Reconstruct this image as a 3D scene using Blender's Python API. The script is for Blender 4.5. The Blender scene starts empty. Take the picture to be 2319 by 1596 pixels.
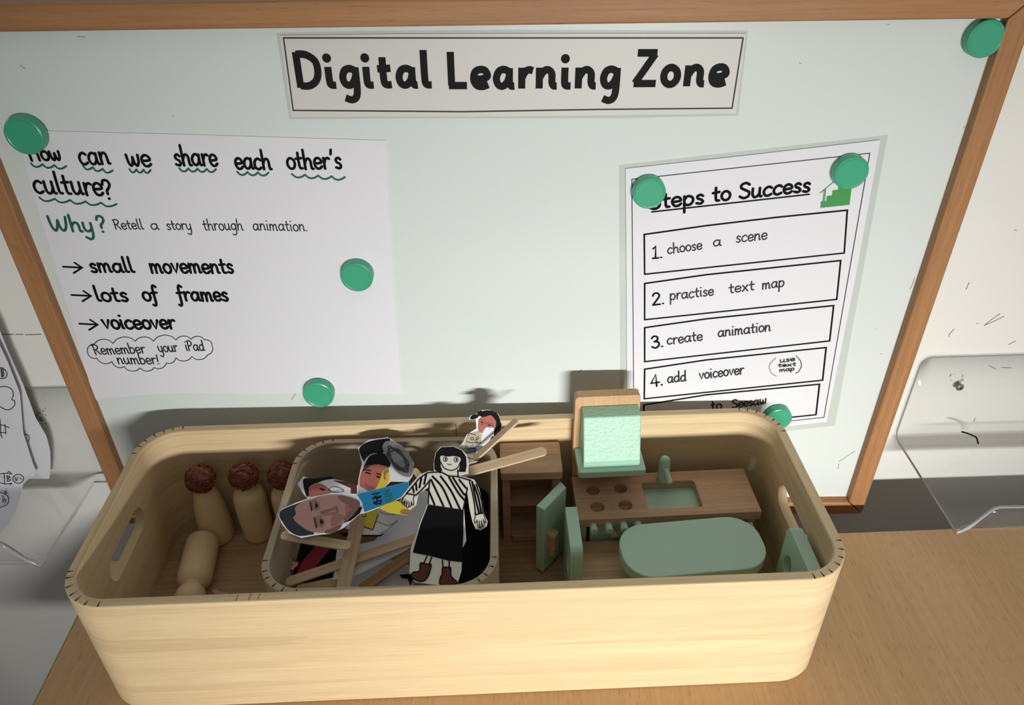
import bpy, bmesh, math, random
from mathutils import Vector, Matrix
random.seed(7)

# ------------------------------------------------------------------ camera
IMG_W, IMG_H, FPX = 2319, 1596, 1755.0
SC = bpy.context.scene
COL = SC.collection
CAM = Vector((0.0, -0.64, 1.242))
dn = Vector((34.0, 2553.0, FPX)).normalized()          # plumb line seen by the lens
upv = -dn
fw = Vector((0, 0, 1)); fw = (fw - upv * fw.dot(upv)).normalized()
rt = fw.cross(upv)
if rt.x < 0: rt = -rt
AX, AY, AZ = rt, fw, upv                                # world axes in lens axes (x right, y down, z ahead)
def lens_to_world(d): return Vector((d.dot(AX), d.dot(AY), d.dot(AZ)))
cam_data = bpy.data.cameras.new('camera')
cam = bpy.data.objects.new('camera', cam_data); COL.objects.link(cam)
cam_data.sensor_fit = 'HORIZONTAL'; cam_data.sensor_width = 36.0
cam_data.lens = 36.0 * FPX / IMG_W
cam_data.clip_start = 0.01
r_ = lens_to_world(Vector((1, 0, 0))); u_ = lens_to_world(Vector((0, -1, 0))); b_ = lens_to_world(Vector((0, 0, -1)))
m4 = Matrix(((r_.x, u_.x, b_.x, CAM.x), (r_.y, u_.y, b_.y, CAM.y), (r_.z, u_.z, b_.z, CAM.z), (0, 0, 0, 1)))
cam.matrix_world = m4
SC.camera = cam

# ------------------------------------------------------------------ world, lights, exposure
SC.view_settings.view_transform = 'Standard'
SC.view_settings.look = 'None'
SC.view_settings.exposure = 0.0
SC.view_settings.gamma = 1.0
SC.view_settings.use_curve_mapping = False
wd = bpy.data.worlds.new('room_light'); SC.world = wd
wd.use_nodes = True
wd.node_tree.nodes['Background'].inputs[0].default_value = (0.95, 0.97, 1.0, 1)
wd.node_tree.nodes['Background'].inputs[1].default_value = 0.125

def area(name, loc, target, sx, sy, power, col, spread=180):
    l = bpy.data.lights.new(name, 'AREA'); l.shape = 'RECTANGLE'; l.size = sx; l.size_y = sy
    l.energy = power; l.color = col; l.spread = math.radians(spread)
    o = bpy.data.objects.new(name, l); COL.objects.link(o); o.location = loc
    o.rotation_euler = (Vector(target) - Vector(loc)).to_track_quat('-Z', 'Y').to_euler()
    return o
area('low_window_light', (0.36, -2.2, 1.005), (0.14, 0.0, 0.63), 0.62, 0.06, 3.85, (1.0, 0.99, 0.965), 46)
area('ceiling_light', (0.0, -1.0, 2.55), (0.0, -0.4, 0.6), 1.6, 1.2, 2.3, (1.0, 0.97, 0.92), 180)

# ------------------------------------------------------------------ pixel -> place helpers
def ray(px, py): return lens_to_world(Vector((px - IMG_W / 2, py - IMG_H / 2, FPX)))
def on_plane(px, py, P, n):
    d = ray(px, py); t = (Vector(P) - CAM).dot(n) / d.dot(n); return CAM + d * t
def on_y(px, py, y): return on_plane(px, py, (0, y, 0), Vector((0, 1, 0)))
def on_z(px, py, z): return on_plane(px, py, (0, 0, z), Vector((0, 0, 1)))
def c1(x, y): return (580 + x / 3.218, 900 + y / 3.218)

# ------------------------------------------------------------------ materials
def lin(c):
    return tuple(((v / 255) / 12.92 if v / 255 <= .04045 else ((v / 255 + .055) / 1.055) ** 2.4) for v in c) + (1,)
def mat_plain(name, rgb, rough=.6, spec=.5, bump=0, bscale=200, coat=0, var=0):
    m = bpy.data.materials.new(name); m.use_nodes = True
    nt = m.node_tree; b = nt.nodes['Principled BSDF']
    b.inputs['Base Color'].default_value = lin(rgb); b.inputs['Roughness'].default_value = rough
    b.inputs['Specular IOR Level'].default_value = spec
    b.inputs['Coat Weight'].default_value = coat; b.inputs['Coat Roughness'].default_value = .12
    tc = nt.nodes.new('ShaderNodeTexCoord')
    if bump:
        n = nt.nodes.new('ShaderNodeTexNoise'); n.inputs['Scale'].default_value = bscale; n.inputs['Detail'].default_value = 4
        nt.links.new(tc.outputs['Object'], n.inputs['Vector'])
        bp = nt.nodes.new('ShaderNodeBump'); bp.inputs['Strength'].default_value = bump; bp.inputs['Distance'].default_value = .001
        nt.links.new(n.outputs['Fac'], bp.inputs['Height']); nt.links.new(bp.outputs['Normal'], b.inputs['Normal'])
    if var:
        n2 = nt.nodes.new('ShaderNodeTexNoise'); n2.inputs['Scale'].default_value = bscale * .12; n2.inputs['Detail'].default_value = 5
        nt.links.new(tc.outputs['Object'], n2.inputs['Vector'])
        mx = nt.nodes.new('ShaderNodeMix'); mx.data_type = 'RGBA'
        c = lin(rgb); mx.inputs['A'].default_value = tuple(v * (1 - var) for v in c[:3]) + (1,)
        mx.inputs['B'].default_value = tuple(min(1, v * (1 + var)) for v in c[:3]) + (1,)
        nt.links.new(n2.outputs['Fac'], mx.inputs['Factor']); nt.links.new(mx.outputs['Result'], b.inputs['Base Color'])
    return m
def mat_wood(name, light, dark, axis='X', streak=120, fleck=.35, rough=.6, uv=False, spec=.3, bumpk=.15, band=9, lines=0):
    """grain lines run along `axis`"""
    m = bpy.data.materials.new(name); m.use_nodes = True
    nt = m.node_tree; b = nt.nodes['Principled BSDF']; b.inputs['Roughness'].default_value = rough
    b.inputs['Specular IOR Level'].default_value = spec
    tc = nt.nodes.new('ShaderNodeTexCoord')
    src = tc.outputs['UV' if uv else 'Object']
    def mapped(s_along, s_across):
        mp = nt.nodes.new('ShaderNodeMapping')
        sc = [s_across] * 3; sc['XYZ'.index(axis)] = s_along
        mp.inputs['Scale'].default_value = sc; nt.links.new(src, mp.inputs['Vector']); return mp.outputs[0]
    def noise(vec, scale, detail, rough_=.55, dist=0):
        n = nt.nodes.new('ShaderNodeTexNoise'); n.inputs['Scale'].default_value = scale; n.inputs['Detail'].default_value = detail
        n.inputs['Roughness'].default_value = rough_; n.inputs['Distortion'].default_value = dist
        nt.links.new(vec, n.inputs['Vector']); return n.outputs['Fac']
    big = noise(mapped(.9, band), 2.5, 3, .5, .4)
    fine = noise(mapped(streak * .035, streak), 2.0, 5, .65)
    fl = noise(mapped(streak * .24, streak * 2.6), 2.0, 2, .5)
    rmp = nt.nodes.new('ShaderNodeValToRGB'); rmp.color_ramp.elements[0].position = .32; rmp.color_ramp.elements[1].position = .68
    nt.links.new(big, rmp.inputs['Fac'])
    mth = nt.nodes.new('ShaderNodeMath'); mth.operation = 'MULTIPLY_ADD'
    nt.links.new(fine, mth.inputs[0]); mth.inputs[1].default_value = .8
    m2 = nt.nodes.new('ShaderNodeMath'); m2.operation = 'MULTIPLY'; m2.inputs[1].default_value = .2
    nt.links.new(rmp.outputs['Color'], m2.inputs[0]); nt.links.new(m2.outputs[0], mth.inputs[2])
    mx = nt.nodes.new('ShaderNodeMix'); mx.data_type = 'RGBA'
    mx.inputs['A'].default_value = lin(dark); mx.inputs['B'].default_value = lin(light)
    r2 = nt.nodes.new('ShaderNodeMapRange'); r2.inputs['From Min'].default_value = .28; r2.inputs['From Max'].default_value = .74
    nt.links.new(mth.outputs[0], r2.inputs['Value']); nt.links.new(r2.outputs[0], mx.inputs['Factor'])
    mx2 = nt.nodes.new('ShaderNodeMix'); mx2.data_type = 'RGBA'; mx2.blend_type = 'MULTIPLY'
    r3 = nt.nodes.new('ShaderNodeMapRange'); r3.inputs['From Min'].default_value = .28; r3.inputs['From Max'].default_value = .40
    r3.inputs['To Min'].default_value = 1.0; r3.inputs['To Max'].default_value = 0.0
    nt.links.new(fl, r3.inputs['Value'])
    k = nt.nodes.new('ShaderNodeMath'); k.operation = 'MULTIPLY'; k.inputs[1].default_value = fleck
    nt.links.new(r3.outputs[0], k.inputs[0]); nt.links.new(k.outputs[0], mx2.inputs['Factor'])
    if lines:
        ln = noise(mapped(.28, lines), 1.0, 3, .5, .15)
        a1 = nt.nodes.new('ShaderNodeMath'); a1.operation = 'MULTIPLY'; a1.inputs[1].default_value = 9.0; nt.links.new(ln, a1.inputs[0])
        a2 = nt.nodes.new('ShaderNodeMath'); a2.operation = 'FRACT'; nt.links.new(a1.outputs[0], a2.inputs[0])
        a3 = nt.nodes.new('ShaderNodeMapRange'); a3.inputs['From Min'].default_value = 0; a3.inputs['From Max'].default_value = .55; a3.inputs['To Min'].default_value = .30; a3.inputs['To Max'].default_value = 0
        nt.links.new(a2.outputs[0], a3.inputs['Value'])
        mxl = nt.nodes.new('ShaderNodeMix'); mxl.data_type = 'RGBA'; nt.links.new(a3.outputs[0], mxl.inputs['Factor'])
        nt.links.new(mx.outputs['Result'], mxl.inputs['A']); mxl.inputs['B'].default_value = tuple(v * .72 for v in lin(dark)[:3]) + (1,)
        mx = mxl
    nt.links.new(mx.outputs['Result'], mx2.inputs['A']); mx2.inputs['B'].default_value = (.42, .32, .24, 1)
    nt.links.new(mx2.outputs['Result'], b.inputs['Base Color'])
    bp = nt.nodes.new('ShaderNodeBump'); bp.inputs['Strength'].default_value = bumpk; bp.inputs['Distance'].default_value = .0006
    nt.links.new(fine, bp.inputs['Height']); nt.links.new(bp.outputs['Normal'], b.inputs['Normal'])
    return m
def mat_clear(name, tint=(.97, .98, .98), gloss=1.0, haze=0.0):
    m = bpy.data.materials.new(name); m.use_nodes = True; nt = m.node_tree; nt.nodes.clear()
    out = nt.nodes.new('ShaderNodeOutputMaterial'); tr = nt.nodes.new('ShaderNodeBsdfTransparent'); tr.inputs[0].default_value = tint + (1,)
    gl = nt.nodes.new('ShaderNodeBsdfGlossy'); gl.inputs['Roughness'].default_value = .08
    fr = nt.nodes.new('ShaderNodeLayerWeight'); fr.inputs['Blend'].default_value = .5
    pw_ = nt.nodes.new('ShaderNodeMath'); pw_.operation = 'POWER'; pw_.inputs[1].default_value = 4.0
    nt.links.new(fr.outputs['Facing'], pw_.inputs[0])
    k = nt.nodes.new('ShaderNodeMath'); k.operation = 'MULTIPLY_ADD'; k.inputs[1].default_value = .8 * gloss; k.inputs[2].default_value = .04 * gloss
    nt.links.new(pw_.outputs[0], k.inputs[0])
    mx = nt.nodes.new('ShaderNodeMixShader'); nt.links.new(k.outputs[0], mx.inputs[0])
    nt.links.new(tr.outputs[0], mx.inputs[1]); nt.links.new(gl.outputs[0], mx.inputs[2])
    df = nt.nodes.new('ShaderNodeBsdfDiffuse'); df.inputs[0].default_value = (.85, .86, .86, 1)
    mh = nt.nodes.new('ShaderNodeMixShader'); mh.inputs[0].default_value = haze
    nt.links.new(mx.outputs[0], mh.inputs[1]); nt.links.new(df.outputs[0], mh.inputs[2])
    nt.links.new(mh.outputs[0], out.inputs[0])
    return m
M = dict(
    wall=mat_plain('cream_wall_paint', (236, 235, 228), .55, .35, .12, 90, 0, .03),
    floor=mat_plain('grey_vinyl', (120, 118, 112), .6, .4, .05, 60, 0, .06),
    trim=mat_plain('grey_trim', (150, 150, 146), .6),
    board=mat_plain('white_enamel', (218, 226, 222), .22, .5, .03, 12, 0, .015),
    frame=mat_wood('orange_brown_wood', (184, 136, 92), (160, 112, 70), 'X', 150, .3, .5, False, .35, .12, 14, 30),
    framev=mat_wood('orange_brown_wood_upright', (184, 136, 92), (160, 112, 70), 'Z', 150, .3, .5, False, .35, .12, 14, 30),
    joint=mat_plain('dark_joint', (40, 26, 16), .9),
    paper=mat_plain('white_paper', (226, 226, 230), .75, .3, .04, 60),
    cream=mat_plain('cream_paper', (234, 230, 216), .75, .3, .04, 60),
    title_paper=mat_plain('title_paper', (212, 211, 205), .4, .4, .05, 25, 0, .015),
    pouch=mat_clear('laminate_film', (.965, .97, .96), .8, .05),
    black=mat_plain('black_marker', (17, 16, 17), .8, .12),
    print_black=mat_plain('printed_black', (26, 27, 27), .7, .15, 0, 160, 0, .3),
    pen=mat_plain('fine_black_pen', (30, 30, 32), .6),
    pencil=mat_plain('pencil_grey', (120, 120, 120), .7),
    green_ink=mat_plain('green_marker', (24, 92, 70), .55),
    stair=mat_plain('printed_green', (58, 148, 72), .6),
    magnet=mat_plain('green_plastic', (66, 168, 130), .32, .5, .02, 90),
    ash=mat_wood('pale_bent_wood', (228, 206, 166), (208, 182, 140), 'X', 210, .10, .6, True, .2, .12, 16, 14),
    ash_floor=mat_wood('pale_wood_floor', (192, 162, 122), (158, 128, 92), 'X', 160, .3, .65, False, .2, .12, 14, 18),
    ash_grey=mat_wood('weathered_pale_wood', (206, 190, 164), (184, 166, 138), 'X', 210, .12, .7, True, .15, .12, 12, 10),
    kerf=mat_plain('dark_saw_cut', (34, 26, 18), .9),
    beech=mat_wood('beech', (212, 176, 142), (184, 148, 114), 'X', 160, .35, .55, False, .3, .12, 20, 26),
    beech_end=mat_wood('beech_end_grain', (214, 178, 136), (188, 148, 108), 'Z', 160, .2, .6, False, .25),
    mint=mat_plain('mint_paint', (182, 214, 190), .42, .5, .05, 240, 0, .02),
    mint_rough=mat_plain('mint_paint_brushed', (158, 202, 176), .42, .6, .55, 330, 0, .03),
    peg=mat_plain('turned_maple', (228, 204, 160), .5, .4, .05, 80, 0, .05),
    yarn=mat_plain('russet_yarn', (122, 58, 34), .45, .7, .8, 260, 0, .35),
    stick=mat_wood('birch_stick', (226, 200, 164), (198, 168, 130), 'X', 140, .25, .65, False, .25),
    stick_dark=mat_wood('darker_birch_stick', (192, 152, 108), (158, 118, 80), 'X', 140, .3, .65, False, .25),
    table=mat_wood('beech_laminate', (206, 170, 126), (190, 152, 108), 'Y', 150, .45, .5, False, .35, .06, 4),
    edge_band=mat_plain('table_edge_band', (150, 112, 76), .5),
    leg=mat_plain('grey_steel', (150, 152, 154), .35, .5),
    acrylic=mat_clear('clear_acrylic', (.988, .99, .99), .9, .012),
    acrylic_edge=mat_plain('acrylic_cut_edge', (172, 174, 178), .2, .6),
    brass=mat_plain('dull_brass', (128, 116, 84), .35, .8),
    dirt=mat_plain('dark_grime', (70, 58, 48), .9),
    skin=mat_plain('printed_skin', (156, 118, 106), .5, .3, 0, 160, 0, .14), skin_mid=mat_plain('printed_skin_mid', (128, 94, 84), .5),
    skin_dark=mat_plain('printed_skin_shade', (112, 76, 68), .45),
    skin_red=mat_plain('printed_warm_skin', (172, 98, 84), .45),
    lips=mat_plain('printed_lips', (150, 76, 78), .45),
    hair=mat_plain('printed_black_hair', (24, 24, 26), .7, .12),
    hair_slate=mat_plain('printed_slate_hair', (44, 52, 56), .7, .15),
    blue=mat_plain('blue_pencil', (24, 128, 178), .6, .3, 0, 200, 0, .2),
    yellow=mat_plain('yellow_pencil', (222, 204, 62), .6, .3, 0, 160, 0, .15),
    brown=mat_plain('brown_pencil', (98, 46, 32), .6, .3, 0, 300, 0, .4),
    tan=mat_plain('tan_pencil', (164, 112, 76), .6),
    grey=mat_plain('grey_pencil', (126, 126, 126), .6, .3, 0, 300, 0, .25),
    red=mat_plain('dark_red_pencil', (136, 22, 34), .6, .3, 0, 300, 0, .35),
    pink=mat_plain('pink_pencil', (226, 160, 160), .6),
    teal=mat_plain('teal_pencil', (30, 118, 92), .6),
    floral=mat_plain('pale_patterned_print', (182, 172, 148), .6, .3, 0, 260, 0, .3),
    blue_grey=mat_plain('blue_grey_pencil', (110, 136, 160), .6),
)
# ------------------------------------------------------------------ object helpers
def tag(o, label=None, cat=None, group=None, kind=None):
    if label: o['label'] = label
    if cat: o['category'] = cat
    if group: o['group'] = group
    if kind: o['kind'] = kind
    return o
def thing(name, label, cat, loc=(0, 0, 0), rotz=0.0, group=None):
    o = bpy.data.objects.new(name, None); COL.objects.link(o)
    o.location = loc; o.rotation_euler = (0, 0, rotz); o.empty_display_size = .01
    return tag(o, label, cat, group)
class MB:
    def __init__(s): s.bm = bmesh.new()
    def face(s, pts):
        vs = [s.bm.verts.new(p) for p in pts]
        try: return s.bm.faces.new(vs)
        except ValueError: return None
    def box(s, c, size, rot=None):
        m = Matrix.Translation(Vector(c)) @ (rot.to_4x4() if rot else Matrix.Identity(4)) @ Matrix.Diagonal((size[0], size[1], size[2], 1))
        bmesh.ops.create_cube(s.bm, size=1, matrix=m); return s
    def prism(s, poly, ext):
        ext = Vector(ext); a = [Vector(p) for p in poly]; n = len(a)
        v0 = [s.bm.verts.new(p) for p in a]; v1 = [s.bm.verts.new(p + ext) for p in a]
        s.bm.faces.new(v0); s.bm.faces.new(v1[::-1])
        for i in range(n):
            j = (i + 1) % n; s.bm.faces.new((v0[j], v0[i], v1[i], v1[j]))
        return s
    def lathe(s, prof, org=(0, 0, 0), rot=None, seg=40):
        """profile = (radius, height) pairs round local z"""
        rot = rot or Matrix.Identity(3); org = Vector(org); rings = []
        for r, h in prof:
            if r < 1e-6: rings.append([s.bm.verts.new(org + rot @ Vector((0, 0, h)))])
            else: rings.append([s.bm.verts.new(org + rot @ Vector((r * math.cos(2 * math.pi * k / seg), r * math.sin(2 * math.pi * k / seg), h))) for k in range(seg)])
        for a, b in zip(rings, rings[1:]):
            for k in range(seg):
                l = (k + 1) % seg
                if len(a) == 1 and len(b) == 1: continue
                if len(a) == 1: s.bm.faces.new((a[0], b[l], b[k]))
                elif len(b) == 1: s.bm.faces.new((a[k], a[l], b[0]))
                else: s.bm.faces.new((a[k], a[l], b[l], b[k]))
        return s
    def tube(s, pts, r, seg=8):
        pts = [Vector(p) for p in pts]; rings = []
        for i, p in enumerate(pts):
            t = (pts[min(i + 1, len(pts) - 1)] - pts[max(i - 1, 0)]).normalized()
            q = t.to_track_quat('Z', 'Y')
            rr = r(i / (len(pts) - 1)) if callable(r) else r
            rings.append([s.bm.verts.new(p + q @ Vector((rr * math.cos(2 * math.pi * k / seg), rr * math.sin(2 * math.pi * k / seg), 0))) for k in range(seg)])
        for a, b in zip(rings, rings[1:]):
            for k in range(seg):
                l = (k + 1) % seg; s.bm.faces.new((a[k], a[l], b[l], b[k]))
        s.bm.faces.new(rings[0][::-1]); s.bm.faces.new(rings[-1]); return s
    def ribbon(s, pts, w, nrm, cap=True):
        """flat stroke of a pen on a plane with normal nrm"""
        s.k = getattr(s, 'k', 0) + 1
        p = [Vector(q) + nrm * (2e-6 * s.k + 2e-7 * i_) for i_, q in enumerate(pts)]; q2 = [p[0]]
        for a in p[1:]:
            if (a - q2[-1]).length > 1e-6: q2.append(a)
        p = q2; h = w / 2
        if len(p) < 2: p = [p[0] - nrm.orthogonal().normalized() * 1e-5, p[0] + nrm.orthogonal().normalized() * 1e-5]
        L, R = [], []
        for i in range(len(p)):
            d0 = (p[i] - p[i - 1]).normalized() if i else None
            d1 = (p[i + 1] - p[i]).normalized() if i < len(p) - 1 else None
            if d0 is None: t = d1; k = 1
            elif d1 is None: t = d0; k = 1
            else:
                t = d0 + d1
                if t.length < .2: t = d0; k = 1
                else: t.normalize(); k = min(1.35, 1 / max(.3, t.dot(d0)))
            sd = nrm.cross(t).normalized() * h * k
            L.append(s.bm.verts.new(p[i] + sd)); R.append(s.bm.verts.new(p[i] - sd))
        for i in range(len(p) - 1): s.bm.faces.new((R[i], R[i + 1], L[i + 1], L[i]))
        if cap:
            for e, nb, sg in ((p[0], p[1], -1), (p[-1], p[-2], 1)):
                t = (e - nb).normalized(); sd = nrm.cross(t)
                ring = [s.bm.verts.new(e + (sd * math.cos(a) + t * math.sin(a)) * h) for a in [math.pi * k / 8 for k in range(9)]]
                s.bm.faces.new(ring[::-1])
        return s
    def build(s, name, mat, parent=None, smooth=False, bevel=0, seg=2, world=False, weld=False, flip=True):
        if weld: bmesh.ops.remove_doubles(s.bm, verts=s.bm.verts, dist=1e-6)
        if flip: bmesh.ops.recalc_face_normals(s.bm, faces=s.bm.faces)
        if world and parent is not None:
            rts = parent
            while rts.parent: rts = rts.parent
            mw = Matrix.Translation(rts.location) @ rts.rotation_euler.to_matrix().to_4x4()
            bmesh.ops.transform(s.bm, matrix=mw.inverted(), verts=s.bm.verts)
        me = bpy.data.meshes.new(name); s.bm.to_mesh(me); s.bm.free()
        for mm in (mat if isinstance(mat, (list, tuple)) else [mat]): me.materials.append(mm)
        o = bpy.data.objects.new(name, me); COL.objects.link(o)
        if parent is not None: o.parent = parent
        if smooth:
            for f in me.polygons: f.use_smooth = True
        if bevel:
            b = o.modifiers.new('edge_round', 'BEVEL'); b.width = bevel; b.segments = seg; b.limit_method = 'ANGLE'; b.angle_limit = math.radians(35)
            b.harden_normals = False
        return o
def rot_basis(xd, zd):
    x = Vector(xd).normalized(); z = Vector(zd).normalized(); y = z.cross(x).normalized(); z = x.cross(y)
    return Matrix((x, y, z)).transposed()
def apply_boolean(o, cutters):
    for c in cutters:
        b = o.modifiers.new('cut', 'BOOLEAN'); b.operation = 'DIFFERENCE'; b.object = c; b.solver = 'EXACT'
    bpy.context.view_layer.update()
    dg = bpy.context.evaluated_depsgraph_get()
    me = bpy.data.meshes.new_from_object(o.evaluated_get(dg))
    o.modifiers.clear(); o.data = me
    for c in cutters: bpy.data.objects.remove(c)
def shade_auto(o, deg=40):
    me = o.data
    for f in me.polygons: f.use_smooth = True
    me.set_sharp_from_angle(angle=math.radians(deg))
def rrect(w, d, r, n=8, sub=1):
    r = max(r, 1e-4); out = []
    cs = [(w / 2 - r, d / 2 - r, 0), (-w / 2 + r, d / 2 - r, 90), (-w / 2 + r, -d / 2 + r, 180), (w / 2 - r, -d / 2 + r, 270)]
    for cx, cy, a0 in cs:
        for k in range(n + 1):
            a = math.radians(a0 + 90 * k / n); out.append((cx + r * math.cos(a), cy + r * math.sin(a)))
    return out
def catmull(pts, n=6):
    if len(pts) < 3: return pts
    out = []; closed = pts[0] == pts[-1]
    for i in range(len(pts) - 1):
        p1, p2 = pts[i], pts[i + 1]
        p0 = pts[i - 1] if i else (pts[-2] if closed else p1)
        p3 = pts[i + 2] if i + 2 < len(pts) else (pts[1] if closed else p2)
        for k in range(n):
            t = k / n
            out.append(tuple(.5 * (2 * b + (c - a) * t + (2 * a - 5 * b + 4 * c - d) * t * t + (3 * b - a - 3 * c + d) * t ** 3) for a, b, c, d in zip(p0, p1, p2, p3)))
    out.append(pts[-1]); return out

# ------------------------------------------------------------------ pen strokes for lettering
def circ(cx, cy, rx, ry, a0=60, sweep=365, n=12):
    return [(cx + rx * math.cos(math.radians(a0 + sweep * k / n)), cy + ry * math.sin(math.radians(a0 + sweep * k / n))) for k in range(n + 1)]
DOT = lambda x, y: ('s', [(x - .02, y), (x + .02, y)])
bowl = [(.1, .6), (.35, .98), (.7, .85), (.8, .45), (.6, .05), (.3, 0), (.1, .2)]
G = {
 'a': (.98, [('c', [(.8, .8), (.55, 1), (.25, .9), (.05, .5), (.2, .08), (.5, .06), (.74, .4), (.82, .95)]), ('c', [(.82, .97), (.8, .4), (.86, .06), (.98, .05)])]),
 'b': (.88, [('s', [(.1, 1.75), (.1, 0)]), ('c', bowl)]),
 'c': (.76, [('c', [(.72, .85), (.5, 1), (.2, .85), (.05, .5), (.15, .12), (.42, 0), (.72, .15)])]),
 'd': (.95, [('c', [(.78, .75), (.5, 1), (.2, .85), (.05, .45), (.2, .05), (.5, .05), (.78, .4)]), ('s', [(.8, 1.8), (.8, .08), (.92, .02)])]),
 'e': (.8, [('c', [(.08, .48), (.7, .55), (.68, .85), (.4, 1), (.12, .8), (.06, .4), (.25, .03), (.55, .02), (.76, .2)])]),
 'f': (.62, [('c', [(.66, 1.62), (.45, 1.8), (.3, 1.5), (.28, .8), (.25, -.35), (.1, -.6), (-.06, -.5)]), ('s', [(.02, .9), (.6, .96)])]),
 'g': (.88, [('c', [(.75, .8), (.5, 1), (.2, .85), (.05, .5), (.2, .1), (.5, .1), (.75, .45), (.78, .95)]), ('c', [(.78, .97), (.78, 0), (.7, -.6), (.4, -.82), (.1, -.65)])]),
 'h': (.9, [('s', [(.1, 1.8), (.1, 0)]), ('c', [(.1, .5), (.3, .9), (.55, .98), (.7, .75), (.72, .3), (.76, .05), (.9, .03)])]),
 'i': (.36, [('s', [(.14, .98), (.15, .1), (.26, .03)]), DOT(.16, 1.5)]),
 'l': (.4, [('c', [(.14, 1.8), (.13, .9), (.16, .15), (.38, .06)])]),
 'm': (1.3, [('s', [(.1, 1), (.1, 0)]), ('c', [(.1, .55), (.3, .95), (.5, .9), (.58, .6), (.58, 0)]), ('c', [(.58, .55), (.8, .95), (1.02, .9), (1.08, .5), (1.1, .06), (1.24, .05)])]),
 'n': (.9, [('s', [(.1, 1), (.1, 0)]), ('c', [(.1, .5), (.32, .92), (.58, .95), (.7, .65), (.72, .1), (.86, .05)])]),
 'o': (.82, [('c', circ(.42, .5, .37, .5))]),
 'p': (.88, [('s', [(.1, 1), (.1, -.8)]), ('c', bowl)]),
 'r': (.64, [('s', [(.1, 1), (.12, 0)]), ('c', [(.12, .5), (.28, .88), (.5, 1), (.64, .92)])]),
 's': (.66, [('c', [(.58, .85), (.38, 1), (.14, .85), (.2, .6), (.45, .45), (.58, .22), (.4, .01), (.08, .1)])]),
 't': (.62, [('c', [(.28, 1.5), (.27, .6), (.32, .1), (.56, .05)]), ('s', [(.02, .95), (.58, 1.0)])]),
 'u': (.92, [('c', [(.1, 1), (.1, .35), (.25, .03), (.5, .08), (.7, .4)]), ('c', [(.72, 1), (.72, .3), (.78, .05), (.9, .05)])]),
 'v': (.76, [('s', [(.05, 1), (.35, .02), (.7, 1)])]),
 'w': (1.1, [('c', [(.05, 1), (.12, .3), (.28, .02), (.45, .25), (.55, .8)]), ('c', [(.55, .8), (.62, .25), (.8, .03), (.98, .4), (1.02, 1)])]),
 'x': (.8, [('s', [(.08, 1), (.72, 0)]), ('s', [(.7, 1), (.06, 0)])]),
 'y': (.88, [('c', [(.1, 1), (.1, .45), (.25, .1), (.5, .1), (.72, .4)]), ('c', [(.74, 1), (.74, 0), (.66, -.6), (.4, -.82), (.1, -.62)])]),
 'H': (1.15, [('s', [(.1, 1.7), (.1, 0)]), ('s', [(.95, 1.7), (.95, 0)]), ('s', [(.1, .85), (.95, .88)])]),
 'R': (1.0, [('s', [(.12, 1.65), (.12, 0)]), ('c', [(.0, 1.6), (.5, 1.7), (.85, 1.4), (.6, .95), (.15, .8)]), ('s', [(.4, .8), (.95, 0)])]),
 'P': (.9, [('s', [(.12, 1.65), (.12, 0)]), ('c', [(.0, 1.6), (.5, 1.7), (.82, 1.35), (.6, .9), (.15, .75)])]),
 'W': (1.6, [('c', [(.05, 1.6), (.15, .5), (.38, .02), (.6, .4), (.78, 1.2)]), ('c', [(.78, 1.2), (.85, .4), (1.08, .05), (1.35, .5), (1.5, 1.6)])]),
 'S': (.95, [('c', [(.85, 1.45), (.55, 1.66), (.18, 1.5), (.15, 1.15), (.5, .88), (.85, .6), (.78, .15), (.4, -.02), (.05, .2)])]),
 '?': (.8, [('c', [(.05, 1.3), (.2, 1.65), (.55, 1.65), (.7, 1.3), (.5, .95), (.32, .75), (.3, .45)]), DOT(.3, .02)]),
 '!': (.35, [('s', [(.25, 1.6), (.15, .45)]), DOT(.12, .04)]),
 '.': (.3, [DOT(.14, .05)]),
 "'": (.3, [('s', [(.2, 1.75), (.12, 1.35)])]),
 '1': (.6, [('s', [(.08, 1.35), (.32, 1.65), (.32, 0)]), ('s', [(.05, 0), (.6, 0)])]),
 '2': (.9, [('c', [(.08, 1.3), (.25, 1.62), (.6, 1.62), (.78, 1.25), (.55, .75), (.08, .03)]), ('s', [(.08, .03), (.85, .03)])]),
 '3': (.9, [('c', [(.1, 1.4), (.35, 1.66), (.7, 1.5), (.7, 1.1), (.35, .9)]), ('c', [(.35, .9), (.78, .75), (.82, .3), (.45, -.02), (.06, .2)])]),
 '4': (.95, [('s', [(.65, 0), (.65, 1.65), (.05, .5), (.95, .5)])]),
}
BOLD = dict(G)                                           # rounded infant lettering of the printed title
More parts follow.
